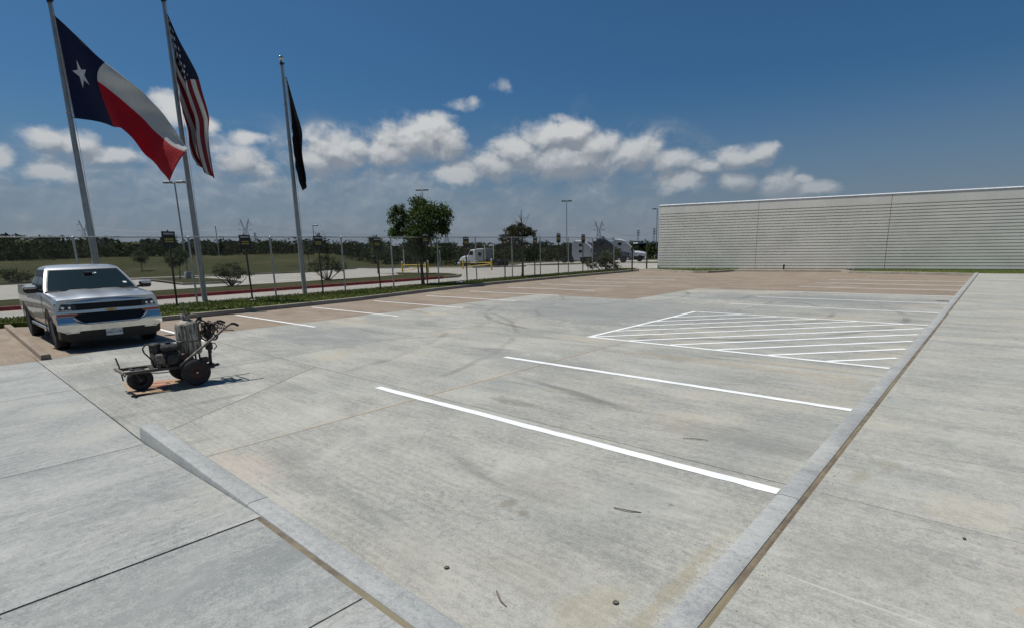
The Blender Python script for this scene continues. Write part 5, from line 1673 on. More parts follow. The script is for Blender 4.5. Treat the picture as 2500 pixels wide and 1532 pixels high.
def tree(name, base, lobes, n, size, leaf, trunk_r, label, cat='tree', group=None, limbs=None, seed=1, dead=False, trunk_top=None, stems=None):
    """lobes are (s, t, z, rs, rt, rz): s to the right as seen from the lot, t away from it"""
    r2 = np.random.default_rng(seed)
    rt = empty(name, base)
    tag(rt, label, cat, group)
    L = []
    for (s, t, z, rs, rt_, rz) in lobes:
        c = R0 * s + F0 * t + U0 * z
        L.append((c, (rs, rs if rt_ is None else rt_, rz)))
    if n:
        C = clumped(L, n, r2)
        V = leaf_quads(C, size, r2)
        finish('crown', np_mesh('crown', V, np.arange(len(V)).reshape(-1, 4)), leaf, rt)
    b = MB()
    if stems is None:
        zt = trunk_top if trunk_top else max(l[2] for l in lobes)
        zs = np.linspace(-0.1, zt, 9)
        wob = np.cumsum(r2.normal(0, 0.025, (9, 2)), 0); wob[0] = 0
        tp = [R0 * w[0] + F0 * w[1] + U0 * z for w, z in zip(wob, zs)]
        b.tube(tp, [trunk_r * (1.25 if i == 0 else 1 - 0.85 * i / 8) for i in range(9)], 10)
        b.build('trunk', 'bark', rt, True)
        k = 0
        for c, rad in L:
            for _ in range(limbs or 3):
                i0 = min(7, max(2, int(np.searchsorted(zs, c[2] - rad[2] * 1.0 - 0.2 * r2.uniform()))))
                p0 = tp[i0]; p1 = c + r2.normal(size=3) * np.array(rad) * 0.5
                mid = (p0 + p1) / 2 + r2.normal(0, 0.08, 3) + U0 * 0.08
                b = MB(); r0 = trunk_r * 0.38
                b.tube([p0, mid, p1], [r0, r0 * 0.6, r0 * 0.2], 6)
                for _k in range(3):
                    q = mid + (p1 - mid) * r2.uniform(0.2, 0.9); b.tube([q, q + r2.normal(size=3) * np.array(rad) * 0.45], [r0 * 0.28, r0 * 0.08], 5)
                b.build('branch', 'bark', rt, True)
        if dead:
            for _ in range(16):
                z0 = r2.uniform(zt * 0.62, zt * 0.97); i0 = int(np.searchsorted(zs, z0)) - 1
                p0 = tp[i0] + (tp[i0 + 1] - tp[i0]) * ((z0 - zs[i0]) / (zs[1] - zs[0]))
                a = r2.uniform(0, 6.28); ln = (zt - z0) * r2.uniform(0.3, 0.7) + 0.15
                d = np.array([math.cos(a), math.sin(a), r2.uniform(0.4, 1.3)]); d /= np.linalg.norm(d)
                b = MB(); b.tube([p0, p0 + d * ln * 0.5 + r2.normal(0, 0.03, 3), p0 + d * ln], [0.014, 0.009, 0.004], 5)
                for _k in range(3):
                    q = p0 + d * ln * r2.uniform(0.3, 0.9); b.tube([q, q + (d + r2.normal(0, 0.6, 3)) * ln * 0.35], [0.006, 0.003], 4)
                b.build('bare_twig', 'bark', rt)
    else:
        for k in range(stems):
            a = 2 * math.pi * k / stems + r2.uniform(-0.3, 0.3)
            c, rad = L[k % len(L)]
            end = np.array(c) + np.array([math.cos(a), math.sin(a), 0.1]) * np.array(rad) * r2.uniform(0.4, 0.8)
            p0 = np.array([math.cos(a), math.sin(a), 0]) * 0.05 - U0 * 0.08
            mid = p0 * 0.5 + end * 0.5 + r2.normal(0, 0.05, 3) - U0 * 0.05
            b = MB(); b.tube([p0, mid, end], [trunk_r, trunk_r * 0.7, trunk_r * 0.25], 6)
            for _k in range(4):
                q = mid + (end - mid) * r2.uniform(0, 1); b.tube([q, q + r2.normal(size=3) * np.array(rad) * 0.4 + U0 * 0.1], [trunk_r * 0.3, trunk_r * 0.1], 4)
            b.build('stem', 'bark', rt, True)
    return rt


def build_plants():
    tree('oak_tree', (-24.15, 19.15, 0.0),
         [(0.12, 0, 3.65, 1.0, 0.95, 0.85), (0.05, 0, 4.45, 0.58, 0.55, 0.48), (-1.15, 0.1, 3.75, 0.55, 0.6, 0.55), (-1.05, 0, 4.25, 0.33, 0.4, 0.33), (-1.38, 0, 3.05, 0.52, 0.6, 0.25),
          (1.30, 0, 3.80, 0.50, 0.6, 0.58), (1.12, 0, 3.15, 0.55, 0.6, 0.33), (-0.30, 0.2, 2.2, 0.75, 0.75, 0.55), (0.0, 0.1, 2.95, 1.35, 1.1, 0.42), (0.75, -0.1, 4.05, 0.45, 0.5, 0.4)],
         16000, 0.13, 'oak_leaf', 0.10, 'full leafy dark green tree standing right behind the fence, tallest of the trees', seed=4, limbs=3, trunk_top=4.4)
    tree('dead_topped_tree', (-24.1, 27.6, 0.0),
         [(-0.15, 0, 3.0, 0.85, 0.8, 0.50), (-1.0, 0, 2.75, 0.50, 0.5, 0.25), (0.62, 0, 3.1, 0.42, 0.5, 0.36), (-0.35, 0.1, 2.35, 0.75, 0.7, 0.30), (-0.5, 0, 3.25, 0.45, 0.5, 0.28), (0.1, 0, 3.55, 0.3, 0.3, 0.22)],
         3600, 0.15, 'dull_leaf', 0.085, 'half dead tree with bare twigs at the top and dull thin foliage', seed=8, limbs=3, trunk_top=4.52, dead=True)
    zt = lambda x, y: float(terrain_z(x, y))
    x, y = -36.0, 13.3
    tree('shrub', (x, y, zt(x, y) + 0.12), [(0.0, 0, 0.95, 1.0, 0.9, 0.38), (-0.75, 0, 0.80, 0.55, 0.6, 0.30), (0.75, 0, 0.72, 0.6, 0.6, 0.22), (0.15, 0, 1.25, 0.6, 0.6, 0.22)], 2600, 0.11, 'shrub_leaf', 0.035, 'round multi-stemmed shrub on the verge left of the rightmost flagpole', 'shrub', seed=5, stems=9)
    x, y = -36.2, 20.0
    tree('shrub', (x, y, zt(x, y) + 0.12), [(0.0, 0, 1.15, 1.15, 1.0, 0.50), (-0.85, 0, 0.85, 0.6, 0.6, 0.32), (0.95, 0, 1.0, 0.65, 0.6, 0.40), (0.1, 0, 1.60, 0.7, 0.6, 0.26)], 3000, 0.12, 'shrub_leaf', 0.04, 'larger rounded shrub on the verge right behind the rightmost flagpole', 'shrub', seed=6, stems=10)
    tree('shrub', (-24.0, 38.0, 0.02), [(0.2, 0, 1.35, 0.75, 0.7, 0.62), (-0.5, 0, 1.0, 0.6, 0.6, 0.5), (0.8, 0, 1.3, 0.45, 0.5, 0.55), (-1.3, 0, 0.7, 0.45, 0.5, 0.45), (0.2, 0, 0.6, 0.9, 0.7, 0.35)], 3000, 0.15, 'shrub_leaf', 0.03, 'tall feathery grey-green shrub at the far end of the fence before the lorries', 'shrub', seed=7, stems=9)
    x, y, z = warp(-72.5, 6.6)
    tree('shrub', (x, y, z), [(0.0, 0, 0.9, 1.5, 1.2, 0.65), (1.0, 0, 0.7, 0.8, 0.8, 0.5), (-1.0, 0, 1.0, 0.9, 0.9, 0.6)], 2200, 0.20, 'shrub_leaf', 0.05, 'dark bushy shrub at the field edge seen beyond the pickup bed', 'shrub', seed=9, stems=7)
    x, y, z = warp(-54.9, 15.9)
    tree('young_tree', (x, y, z), [(0, 0, 2.1, 1.0, 1.0, 0.75), (-0.55, 0, 1.8, 0.65, 0.7, 0.5), (0.65, 0, 2.3, 0.6, 0.7, 0.55), (0.1, 0, 2.75, 0.5, 0.5, 0.35)], 2800, 0.17, 'young_leaf', 0.06, 'young dark tree on the kerbed island beside the leaning lamp post', seed=10)
    for (px_, base, lob, nn, lab, sd) in (
        (0, warp(-88, 45.5), [(0, 0, 2.1, 0.95, 0.95, 0.75), (0.2, 0, 2.9, 0.6, 0.6, 0.45)], 1300, 'small field tree just right of the rightmost flagpole', 12),
        (0, warp(-45.4, 30.5), [(0, 0, 2.7, 0.9, 0.9, 0.8), (-0.3, 0, 3.3, 0.5, 0.5, 0.4)], 1500, 'slim young tree left of the big leafy tree by the yellow gate', 13),
        (0, warp(-37.4, 29.2), [(0, 0, 2.5, 0.7, 0.7, 0.7), (0.1, 0, 3.1, 0.4, 0.4, 0.4)], 1200, 'thin young tree mostly hidden behind the big leafy tree', 14),
        (0, (-93.0, 22.3, zt(-93.0, 22.3)), [(0, 0, 2.0, 1.25, 1.2, 0.75), (-0.3, 0, 2.6, 0.8, 0.8, 0.5)], 1300, 'lone small tree in the field between the two left flagpoles', 15),
        (0, (-50.3, 106.5, zt(-50.3, 106.5)), [(0, 0, 3.6, 0.9, 0.9, 0.9), (0.3, 0, 4.4, 0.6, 0.6, 0.5)], 1100, 'dark tree rising behind the white shelter roof', 16),
        (0, (-61.5, 96.0, zt(-61.5, 96.0)), [(0, 0, 3.8, 1.0, 0.9, 0.7), (-0.2, 0, 4.5, 0.7, 0.6, 0.4)], 500, 'sparse tree rising behind the dark sleeper cab', 17)):
        tree('young_tree', base, lob, nn, 0.24, 'young_leaf', 0.07, lab, seed=sd)


build_plants()


def wood(name, label, n_rows, spacing, rfun, h0, h1, rad0, rad1, leaves, size, leaf, az0, az1, seed):
    r2 = np.random.default_rng(seed)
    Vs = []
    cores = []
    a = az0
    while a < az1:
        for row in range(n_rows):
            rr = rfun(a) + row * spacing * 1.6 + r2.normal(0, spacing * 0.45)
            aa = a + r2.uniform(-0.5, 0.5) * spacing / rr
            x = rr * (math.sin(aa) * R0[0] + math.cos(aa) * F0[0]); y = rr * (math.sin(aa) * R0[1] + math.cos(aa) * F0[1])
            z = float(terrain_z(x, y)) - 0.3
            h = r2.uniform(h0, h1) * (1.25 if r2.uniform() < 0.12 else 1.0); w = r2.uniform(rad0, rad1)
            lob = []
            for _ in range(4):
                lob.append((np.array([x + r2.normal(0, w * 0.45), y + r2.normal(0, w * 0.45), z + h * r2.uniform(0.35, 0.72)]), (w * r2.uniform(0.5, 0.8),) * 2 + (h * r2.uniform(0.22, 0.36),)))
            lob.append((np.array([x, y, z + h * 0.3]), (w * 0.9, w * 0.9, h * 0.3)))
            Vs.append(clumped(lob, leaves, r2, per=14, spread=0.25, shell=0.6))
        a += spacing / rfun(a)
    C = np.concatenate(Vs)
    V = leaf_quads(C, size, r2, 0.2)
    V = V.reshape(-1, 4, 3); cc = V.mean(1, keepdims=True); V = (cc + (V - cc) * np.array([1.0, 1.0, 1.0])).reshape(-1, 3)
    o = finish(name, np_mesh(name, V, np.arange(len(V)).reshape(-1, 4)), leaf)
    tag(o, label, 'woodland', kind='stuff')


wood('woodland', 'dark green scrub wood along the far edge of the field', 4, 2.5, lambda a: 116 + 20 * float(smooth01((-a - R(10)) / R(14))), 2.8, 4.2, 1.4, 2.4, 150, 0.58, 'wood_leaf', R(-56), R(42), 21)
wood('woodland', 'second belt of dark wood on the rise behind the scrub', 8, 4.6, lambda a: 164.0, 2.6, 3.8, 2.4, 3.8, 80, 1.15, 'wood_leaf', R(-56), R(42), 22)
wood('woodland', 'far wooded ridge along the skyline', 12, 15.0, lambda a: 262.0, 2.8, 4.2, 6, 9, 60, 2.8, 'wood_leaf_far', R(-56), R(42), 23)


# ------------------------------------------------------------------ lamp posts, gates, pylons
def lamp_post(base, ztop, heads, label, ped=True, sc_=1.0):
    x, y, z = base
    rt = empty('lamp_post', base)
    tag(rt, label, 'lamp post', 'lamp posts of the car parks')
    h = ztop - z
    if ped:
        b = MB(); b.lathe([(0.30, -0.1), (0.30, 0.75), (0.28, 0.78)], (0, 0, 0), 'z', 16); b.build('concrete_pedestal', 'kerb_concrete', rt, True)
    b = MB(); b.tube([(0, 0, 0.7 if ped else 0), (0, 0, h * 0.5), (0, 0, h)], [0.085, 0.075, 0.06], 10); b.build('pole', 'lamp_grey', rt, True)
    for s in heads:
        d = R0 * s
        b = MB(); b.tube([U0 * (h - 0.05), U0 * (h - 0.05) + d * 0.3], 0.035, 6); arm = b.build('arm', 'lamp_grey', rt)
        c = U0 * h + d * 0.62
        G = []
        b = MB()
        w, dp, th = 0.36 * sc_, 0.26 * sc_, 0.11 * sc_
        V = []
        for zz, k in ((-th, 1.0), (th * 0.4, 1.0), (th, 0.8)):
            for u, v in ((-1, -1), (1, -1), (1, 1), (-1, 1)):
                V.append(c + R0 * u * w * k + F0 * v * dp * k + U0 * zz)
        b.add(V, [(3, 2, 1, 0), (8, 9, 10, 11)] + [(i + 4 * l, (i + 1) % 4 + 4 * l, (i + 1) % 4 + 4 * l + 4, i + 4 * l + 4) for l in (0, 1) for i in range(4)])
        hd = b.build('lamp_head', 'lamp_grey', rt)
        b = MB(); b.add([c + R0 * u * w * 0.8 + F0 * v * dp * 0.8 - U0 * (th + 0.004) for u, v in ((-1, -1), (1, -1), (1, 1), (-1, 1))], [(3, 2, 1, 0)]); b.build('lens', 'plate_white', hd)


def at_dir(px_x, dist):
    """ground point in the direction of a given bearing (tan of the bearing from the camera axis) at a depth"""
    t = (px_x - 1250) / 1302.68
    p = F0 * dist + R0 * t * dist
    return (float(p[0]), float(p[1]), float(terrain_z(p[0], p[1])))


def build_lamps():
    x, y, z = warp(-55.8, 16.9)
    lamp_post((x, y, z), 9.15, (-1, 1), 'lamp post with concrete pedestal on the kerbed island, half hidden by the large flag')
    x, y, z = at_dir(1050, 97)
    lamp_post((x, y, z), 12.6, (-1, 1), 'twin-headed lamp post rising out of the big leafy tree', sc_=1.25)
    x, y, z = at_dir(1388, 118)
    lamp_post((x, y, z), 11.9, (-1, 1), 'twin-headed lamp post standing clear against the sky left of the wall', sc_=1.35)
    x, y, z = at_dir(1602, 112)
    lamp_post((x, y, z), 9.4, (-1,), 'single-headed lamp post just left of the ribbed wall', sc_=1.1)
    x, y, z = at_dir(787, 122)
    lamp_post((x, y, z), 8.4, (1,), 'single-headed lamp post in the field right of the rightmost flagpole', ped=False, sc_=1.2)
    for k, (pxx, d, h, lab) in enumerate(((557, 112, 6.0, 'slim pale pole in the field behind the second bay sign'), (997, 86, 3.6, 'slim pale pole left of the yellow gate'), (1084, 92, 2.6, 'short pale pole right of the big leafy tree'))):
        x, y, z = at_dir(pxx, d)
        b = MB(); b.tube([(0, 0, -0.1), (0, 0, h)], [0.10, 0.08], 8); b.lathe([(0.10, 0), (0.10, 0.05), (0.03, 0.1)], (0, 0, h - 0.02), 'z', 8)
        o = b.build('utility_pole', 'galvanised', None, True); o.location = (x, y, z)
        tag(o, lab, 'pole')


build_lamps()


def swing_gate(p, q, label, n_mid=0):
    rt = empty('swing_gate', p)
    tag(rt, label, 'gate', 'yellow swing gates on the drive')
    d = np.array(q) - np.array(p)
    for e, nm in ((np.zeros(3), 'hinge_post'), (d, 'latch_post')):
        b = MB(); b.tube([e - U0 * 0.1, e + U0 * 1.05], 0.085, 10); b.lathe([(0.085, 0), (0.06, 0.06), (0.01, 0.08)], e + U0 * 1.05, 'z', 10)
        b.build(nm, 'yellow_paint', rt, True)
        MB().lathe([(0.088, 0), (0.088, 0.09), (0.07, 0.14), (0.01, 0.16)], e + U0 * 1.02, 'z', 10).build('white_cap', 'plate_white', rt, True)
    for z0, z1 in ((0.82, 0.78), (0.25, 0.62)):
        b = MB(); b.tube([d * 0.03 + U0 * z0, d * 0.97 + U0 * z1], 0.035, 8); b.build('gate_bar', 'yellow_paint', rt, True)


p1 = warp(-42.5, 31.3); p2 = warp(-39.4, 31.9)
swing_gate(p1, p2, 'yellow tubular gate with white-capped posts under the big leafy tree')
p1 = warp(-44.5, 41.0); p2 = warp(-38.0, 38.9)
swing_gate(p1, p2, 'long yellow tubular gate in front of the grey-cabbed lorry')


def pylon(pxx, dist, ztop, kind, label):
    t = (pxx - 1250) / 1302.68
    p = F0 * dist + R0 * t * dist
    z0 = float(terrain_z(p[0], p[1]))
    rt = empty('pylon', (p[0], p[1], z0))
    tag(rt, label, 'pylon', 'power pylons along the skyline')
    H = ztop - z0
    r = 0.00030 * dist
    X = lambda s, z, d=0.0: R0 * s + F0 * d + U0 * z

    def lattice(nm, A, B_, n):
        """two chords with zigzag between"""
        b = MB()
        b.tube([A[0], A[1]], r, 4); b.tube([B_[0], B_[1]], r, 4)
        for i in range(n):
            a = np.array(A[0]) + (np.array(A[1]) - A[0]) * (i + (i % 2)) / n; c = np.array(B_[0]) + (np.array(B_[1]) - B_[0]) * (i + 1 - (i % 2)) / n
            a2 = np.array(A[0]) + (np.array(A[1]) - A[0]) * min(1, (i + 1) / n); c2 = np.array(B_[0]) + (np.array(B_[1]) - B_[0]) * min(1, (i + 1) / n)
            b.tube([a, c], r * 0.7, 3); b.tube([a2, c2], r * 0.6, 3)
        b.build(nm, 'pylon_steel', rt)
    if kind == 'y':
        w0, w1 = H * 0.13, H * 0.045
        zw = H * 0.62
        for d in (-1, 1):
            lattice('leg_frame', (X(-w0, 0, d * w0), X(-w1, zw, d * w1)), (X(w0, 0, d * w0), X(w1, zw, d * w1)), 8)
        for s in (-1, 1):
            lattice('horn', (X(s * w1, zw), X(s * H * 0.16, H)), (X(s * w1 * 0.1, zw * 1.02), X(s * H * 0.13, H * 0.98)), 5)
            b = MB(); b.tube([X(s * w1, zw * 1.0), X(s * H * 0.27, zw * 1.06)], r, 4); b.tube([X(s * w1, zw * 1.12), X(s * H * 0.27, zw * 1.06)], r * 0.8, 4); b.build('cross_arm', 'pylon_steel', rt); b = MB()
            b.tube([X(s * H * 0.10, H * 0.84), X(s * H * 0.23, H * 0.82)], r, 4); b.tube([X(s * H * 0.13, H * 0.93), X(s * H * 0.23, H * 0.82)], r * 0.8, 4); b.build('cross_arm', 'pylon_steel', rt)
    else:
        w0, w1 = H * 0.10, H * 0.03
        lattice('leg_frame', (X(-w0, 0, w0), X(-w1, H * 0.6, w1)), (X(w0, 0, w0), X(w1, H * 0.6, w1)), 8)
        lattice('mast', (X(-w1, H * 0.6), X(-w1, H * 0.96)), (X(w1, H * 0.6), X(w1, H * 0.96)), 7)
        for zf in (0.66, 0.80, 0.94):
            b = MB(); b.tube([X(-H * 0.13, H * zf), X(H * 0.13, H * zf)], r, 4); b.tube([X(-H * 0.13, H * zf), X(0, H * (zf + 0.05))], r * 0.7, 4); b.tube([X(H * 0.13, H * zf), X(0, H * (zf + 0.05))], r * 0.7, 4); b.build('cross_arm', 'pylon_steel', rt)
    return np.array([p[0], p[1], z0]), H


def ztop_at(px_y, hz, dist):
    return CAMH + (hz - px_y) / 1302.68 * dist


pys = []
for pxx, d, ty, hz, kd, lab in ((247, 720, 541, 637, 'y', 'forked power pylon right of the leftmost flagpole'), (627, 760, 540, 628, 'y', 'forked power pylon above the second bay sign'), (648, 1200, 570, 627, 'm', 'tiny far pylon just right of the forked one above the second sign'),
                                 (1102, 900, 556, 615, 'y', 'forked power pylon half hidden at the right edge of the big leafy tree'), (1464, 700, 544, 606, 'y', 'forked power pylon above the white sleeper cab lorry'), (1558, 800, 563, 603, 'm', 'narrow pylon above the white shelter roof'), (1596, 760, 559, 602, 'm', 'narrow pylon beside the ribbed wall corner')):
    pys.append(pylon(pxx, d, ztop_at(ty, hz, d), kd, lab))
for a, c, where in ((0, 1, 'two left forked pylons'), (1, 3, 'pylons either side of the rightmost flagpole'), (3, 4, 'big tree and the white sleeper cab'), (4, 6, 'sleeper cab pylon and the wall corner')):
    for s in (-0.22, 0.0, 0.22):
        (pa, ha), (pc, hc) = pys[a], pys[c]
        A = pa + U0 * ha * 0.80 + R0 * s * ha; C_ = pc + U0 * hc * 0.80 + R0 * s * hc
        pts = [A + (C_ - A) * t - U0 * 4 * t * (1 - t) * 9.0 for t in np.linspace(0, 1, 12)]
        b = MB(tuple(A)); b.tube(pts, 0.085, 3, False)
        o = b.build('power_line', 'pylon_steel'); o.location = tuple(A)
        tag(o, 'thin power line sagging between the ' + where, 'power line', 'power lines between the pylons')


# ------------------------------------------------------------------ lorries
def lorry(base, heading, paint, label, tall=True, paint2=None, seed=0):
    rt = empty('lorry', base, heading)
    tag(rt, label, 'lorry', 'tractor units parked outside the fence')
    p2 = paint2 or paint
    b = MB(); b.box(-7.2, 0.9, -0.45, -0.33, 0.75, 1.0); b.box(-7.2, 0.9, 0.33, 0.45, 0.75, 1.0); b.box(-7.2, -7.05, -0.45, 0.45, 0.75, 1.0); b.build('chassis', 'steel_frame', rt)
    for x in (0.0, -5.15, -6.5):
        for sg in (-1, 1):
            wheel(rt, (x, sg * (1.02 if x == 0 else 0.95), 0.52), 0.52, 0.30 if x == 0 else 0.58, sg, ('rubber', 'chrome'), 8, rimr=0.58)
            if x < 0:
                pts = [(x + 0.60 * math.cos(a), sg * 0.95, 0.52 + 0.60 * math.sin(a)) for a in np.linspace(R(20), R(160), 8)]
                G = [[(q[0], q[1] - 0.3, q[2]), (q[0], q[1] + 0.3, q[2])] for q in pts]
                MB().grid(G).build('mudguard', 'black_plastic', rt, True)
    b = MB(); b.lathe([(0.45, 0), (0.5, 0.03), (0.5, 0.06), (0.1, 0.08)], (-5.8, 0, 1.0), 'z', 18); b.build('fifth_wheel', 'steel_frame', rt)
    # bonnet
    prof = [(-1.0, 0.95, 1.86, 1.05), (-0.2, 0.9, 1.80, 1.02), (0.6, 0.88, 1.66, 0.93), (1.05, 0.86, 1.50, 0.80), (1.18, 0.84, 1.30, 0.72)]
    rows = []
    for x, zb, ztp, w in prof:
        rows.append([(x, -w, zb), (x, -w, ztp - 0.25), (x, -w * 0.72, ztp), (x, 0, ztp + 0.04), (x, w * 0.72, ztp), (x, w, ztp - 0.25), (x, w, zb)])
    b = MB(); b.grid(rows, True); b.add(rows[-1], [tuple(range(7))]); b.build('bonnet', paint, rt, True, 40)
    b = MB(); b.bbox(1.12, 1.22, -0.52, 0.52, 0.95, 1.45, 0.04); gr = b.build('grille', 'grille_black', rt)
    for z in np.linspace(1.0, 1.4, 6):
        MB().box(1.215, 1.235, -0.48, 0.48, z, z + 0.025).build('grille_bar', 'chrome', gr)
    b = MB(); b.bbox(0.85, 1.35, -1.18, 1.18, 0.38, 0.82, 0.10); b.build('bumper', paint if paint != 'truck_grey' else 'chrome', rt, True)
    for sg in (-1, 1):
        b = MB(); b.bbox(0.95, 1.16, sg * 0.70 if sg > 0 else -1.0, 1.0 if sg > 0 else -0.70, 1.0, 1.25, 0.05); b.build('headlight', 'lamp_reflector', rt, True)
        G = [[(0.62 * math.cos(a), sg * 0.78, 0.52 + 0.64 * math.sin(a)), (0.62 * math.cos(a), sg * 1.2, 0.50 + 0.62 * math.sin(a))] for a in np.linspace(R(-5), R(185), 12)]
        MB().grid(G).build('wing', paint, rt, True)
        b = MB(); b.lathe([(0.32, -1.0), (0.33, -0.95), (0.33, 0.35), (0.32, 0.4)], (-1.9, sg * 0.95, 0.72), 'x', 18); b.build('fuel_tank', 'chrome', rt, True)
        b = MB(); b.bbox(-4.9, -1.0, sg * 1.12 if sg > 0 else -1.20, 1.20 if sg > 0 else -1.12, 0.42, 0.95, 0.03)
        if tall: b.build('side_skirt', paint, rt)
        b = MB(); b.tube([(-0.75, sg * 1.1, 2.35), (-0.70, sg * 1.45, 2.30), (-0.70, sg * 1.45, 1.85)], 0.025, 6); b.bbox(-0.76, -0.64, sg * 1.40 if sg > 0 else -1.62, 1.62 if sg > 0 else -1.40, 1.85, 2.35, 0.03); b.build('door_mirror', 'black_plastic', rt)
    zr = 2.65
    # cab with raked windscreen
    rows = []
    for x, ztp in ((-0.95, 1.86), (-1.40, zr - 0.05), (-1.55, zr), (-2.6, zr + 0.02)):
        rows.append([(x, -1.10, 0.95), (x, -1.10, ztp - 0.12), (x, -0.95, ztp), (x, 0, ztp + 0.03), (x, 0.95, ztp), (x, 1.10, ztp - 0.12), (x, 1.10, 0.95)])
    b = MB(); b.grid(rows); b.add(rows[0], [tuple(range(7))[::-1]]); b.add(rows[-1], [tuple(range(7))]); b.build('cab', paint, rt, True, 30)
    b = MB()
    b.add([(-0.985, -0.93, 1.93), (-0.985, 0.93, 1.93), (-1.355, 0.86, zr - 0.16), (-1.355, -0.86, zr - 0.16)], [(0, 1, 2, 3)]); b.build('windscreen', 'car_glass', rt)
    for sg in (-1, 1):
        b = MB(); V = [(-1.15, sg * 1.106, 1.85), (-2.05, sg * 1.106, 1.85), (-2.05, sg * 1.106, 2.42), (-1.42, sg * 1.106, 2.42)]
        b.add(V, [(0, 1, 2, 3)] if sg < 0 else [(3, 2, 1, 0)]); b.build('side_window', 'car_glass', rt)
        b = MB(); b.box(-2.16, -1.06, sg * 1.101 if sg > 0 else -1.104, 1.104 if sg > 0 else -1.101, 1.0, 1.80); b.build('door', paint, rt)
        MB().tube([(-2.0, sg * 1.12, 1.65), (-1.85, sg * 1.12, 1.65)], 0.02, 6).build('door_handle', 'chrome', rt)
    # sleeper
    if tall:
        rows = []
        for x, ztp in ((-1.50, zr + 0.02), (-1.9, 3.15), (-2.7, 3.75), (-3.2, 3.95), (-4.3, 4.0), (-4.35, 3.9)):
            rows.append([(x, -1.16, 0.95), (x, -1.16, ztp - 0.22), (x, -0.98, ztp), (x, 0, ztp + 0.03), (x, 0.98, ztp), (x, 1.16, ztp - 0.22), (x, 1.16, 0.95)])
    else:
        rows = []
        for x, ztp in ((-2.5, zr + 0.0), (-2.6, zr + 0.12), (-4.1, zr + 0.14), (-4.15, zr + 0.05)):
            rows.append([(x, -1.14, 0.95), (x, -1.14, ztp - 0.12), (x, -1.0, ztp), (x, 0, ztp + 0.02), (x, 1.0, ztp), (x, 1.14, ztp - 0.12), (x, 1.14, 0.95)])
    b = MB(); b.grid(rows); b.add(rows[0], [tuple(range(7))[::-1]]); b.add(rows[-1], [tuple(range(7))]); slp = b.build('sleeper', p2, rt, True, 30)
    for sg in (-1, 1):
        for z0 in ((1.75, 2.85) if tall else (1.75,)):
            b = MB(); b.bbox(-3.75, -3.15, sg * 1.162 if sg > 0 else -1.172, 1.172 if sg > 0 else -1.162, z0, z0 + 0.48, 0.004); b.build('sleeper_window', 'car_glass', slp)
        if not tall:
            b = MB(); b.tube([(-4.3, sg * 0.95, 0.9), (-4.3, sg * 0.95, 3.35)], 0.075, 10); b.build('exhaust_stack', 'chrome', rt, True)
    if tall:
        b = MB(); b.add([(-1.93, -0.7, 3.20), (-1.93, 0.7, 3.20), (-2.35, 0.6, 3.50), (-2.35, -0.6, 3.50)], [(0, 1, 2, 3)])
        b.v = [(v[0] + 0.03, v[1], v[2] + 0.03) for v in b.v]; b.build('roof_window', 'car_glass', slp)
        for sg in (-1, 1):
            b = MB(); b.bbox(-5.0, -4.36, sg * 1.12 if sg > 0 else -1.16, 1.16 if sg > 0 else -1.12, 1.0, 3.6, 0.02); b.build('side_extender', p2, rt)
    else:
        for x in (-0.6, 0.0, 0.6):
            MB().lathe([(0.05, 0), (0.05, 0.06), (0.02, 0.08)], (-1.6, x, zr + 0.03), 'z', 8).build('marker_lamp', 'amber', rt)
        b = MB(); b.lathe([(0.06, 0), (0.03, 0.25), (0.09, 0.26), (0.09, 0.28)], (-1.9, 0.5, zr), 'z', 8); b.build('air_horn', 'chrome', rt)


def heading(dirv):
    return math.atan2(dirv[1], dirv[0])


def place(pxx, d):
    return at_dir(pxx, d)


hd1 = -R0 * math.cos(R(40)) + F0 * math.sin(R(40))
p = np.array(at_dir(1220, 80)) + hd1 * 5.8
lorry((p[0], p[1], float(terrain_z(p[0], p[1]))), heading(hd1), 'truck_white', 'grey and white lorry tractor with low sleeper facing left beyond the yellow gate', tall=False, paint2='truck_grey')
hd2 = R0 * math.cos(R(14)) - F0 * math.sin(R(14))
p = np.array(at_dir(1392, 101)) + hd2 * 5.8
lorry((p[0], p[1], float(terrain_z(p[0], p[1]))), heading(hd2), 'truck_white', 'white lorry tractor with tall sleeper cab seen side-on through the fence', tall=True)
p = np.array(at_dir(1524, 90))
lorry((p[0], p[1], float(terrain_z(p[0], p[1]))), heading(hd2), 'truck_navy', 'dark navy lorry tractor with tall sleeper parked between two white ones', tall=True)
p = np.array(at_dir(1563, 95.5))
lorry((p[0], p[1], float(terrain_z(p[0], p[1]))), heading(hd2), 'truck_white', 'white lorry tractor with its bonnet showing, rightmost of the parked lorries', tall=True)

# open shelter with a flat white roof beyond the lorries
x, y, z = at_dir(1580, 122)
sh = empty('shelter', (x, y, z))
tag(sh, 'flat white shelter roof on thin posts beyond the lorries', 'shelter')
for (a, c, e, nm, mt) in (((-2.6, 2.6), (-2.2, 2.2), (3.25, 3.5), 'roof', 'roof_white'),):
    V = [R0 * u + F0 * v + U0 * w for w in e for v in c for u in a]
    MB().add(V, [(0, 2, 3, 1), (4, 5, 7, 6), (0, 1, 5, 4), (2, 6, 7, 3), (0, 4, 6, 2), (1, 3, 7, 5)]).build(nm, mt, sh)
for u in (-2.4, 2.4):
    for v in (-2, 2):
        MB().tube([R0 * u + F0 * v - U0 * 0.1, R0 * u + F0 * v + U0 * 3.26], 0.08, 8).build('post', 'steel_frame', sh)


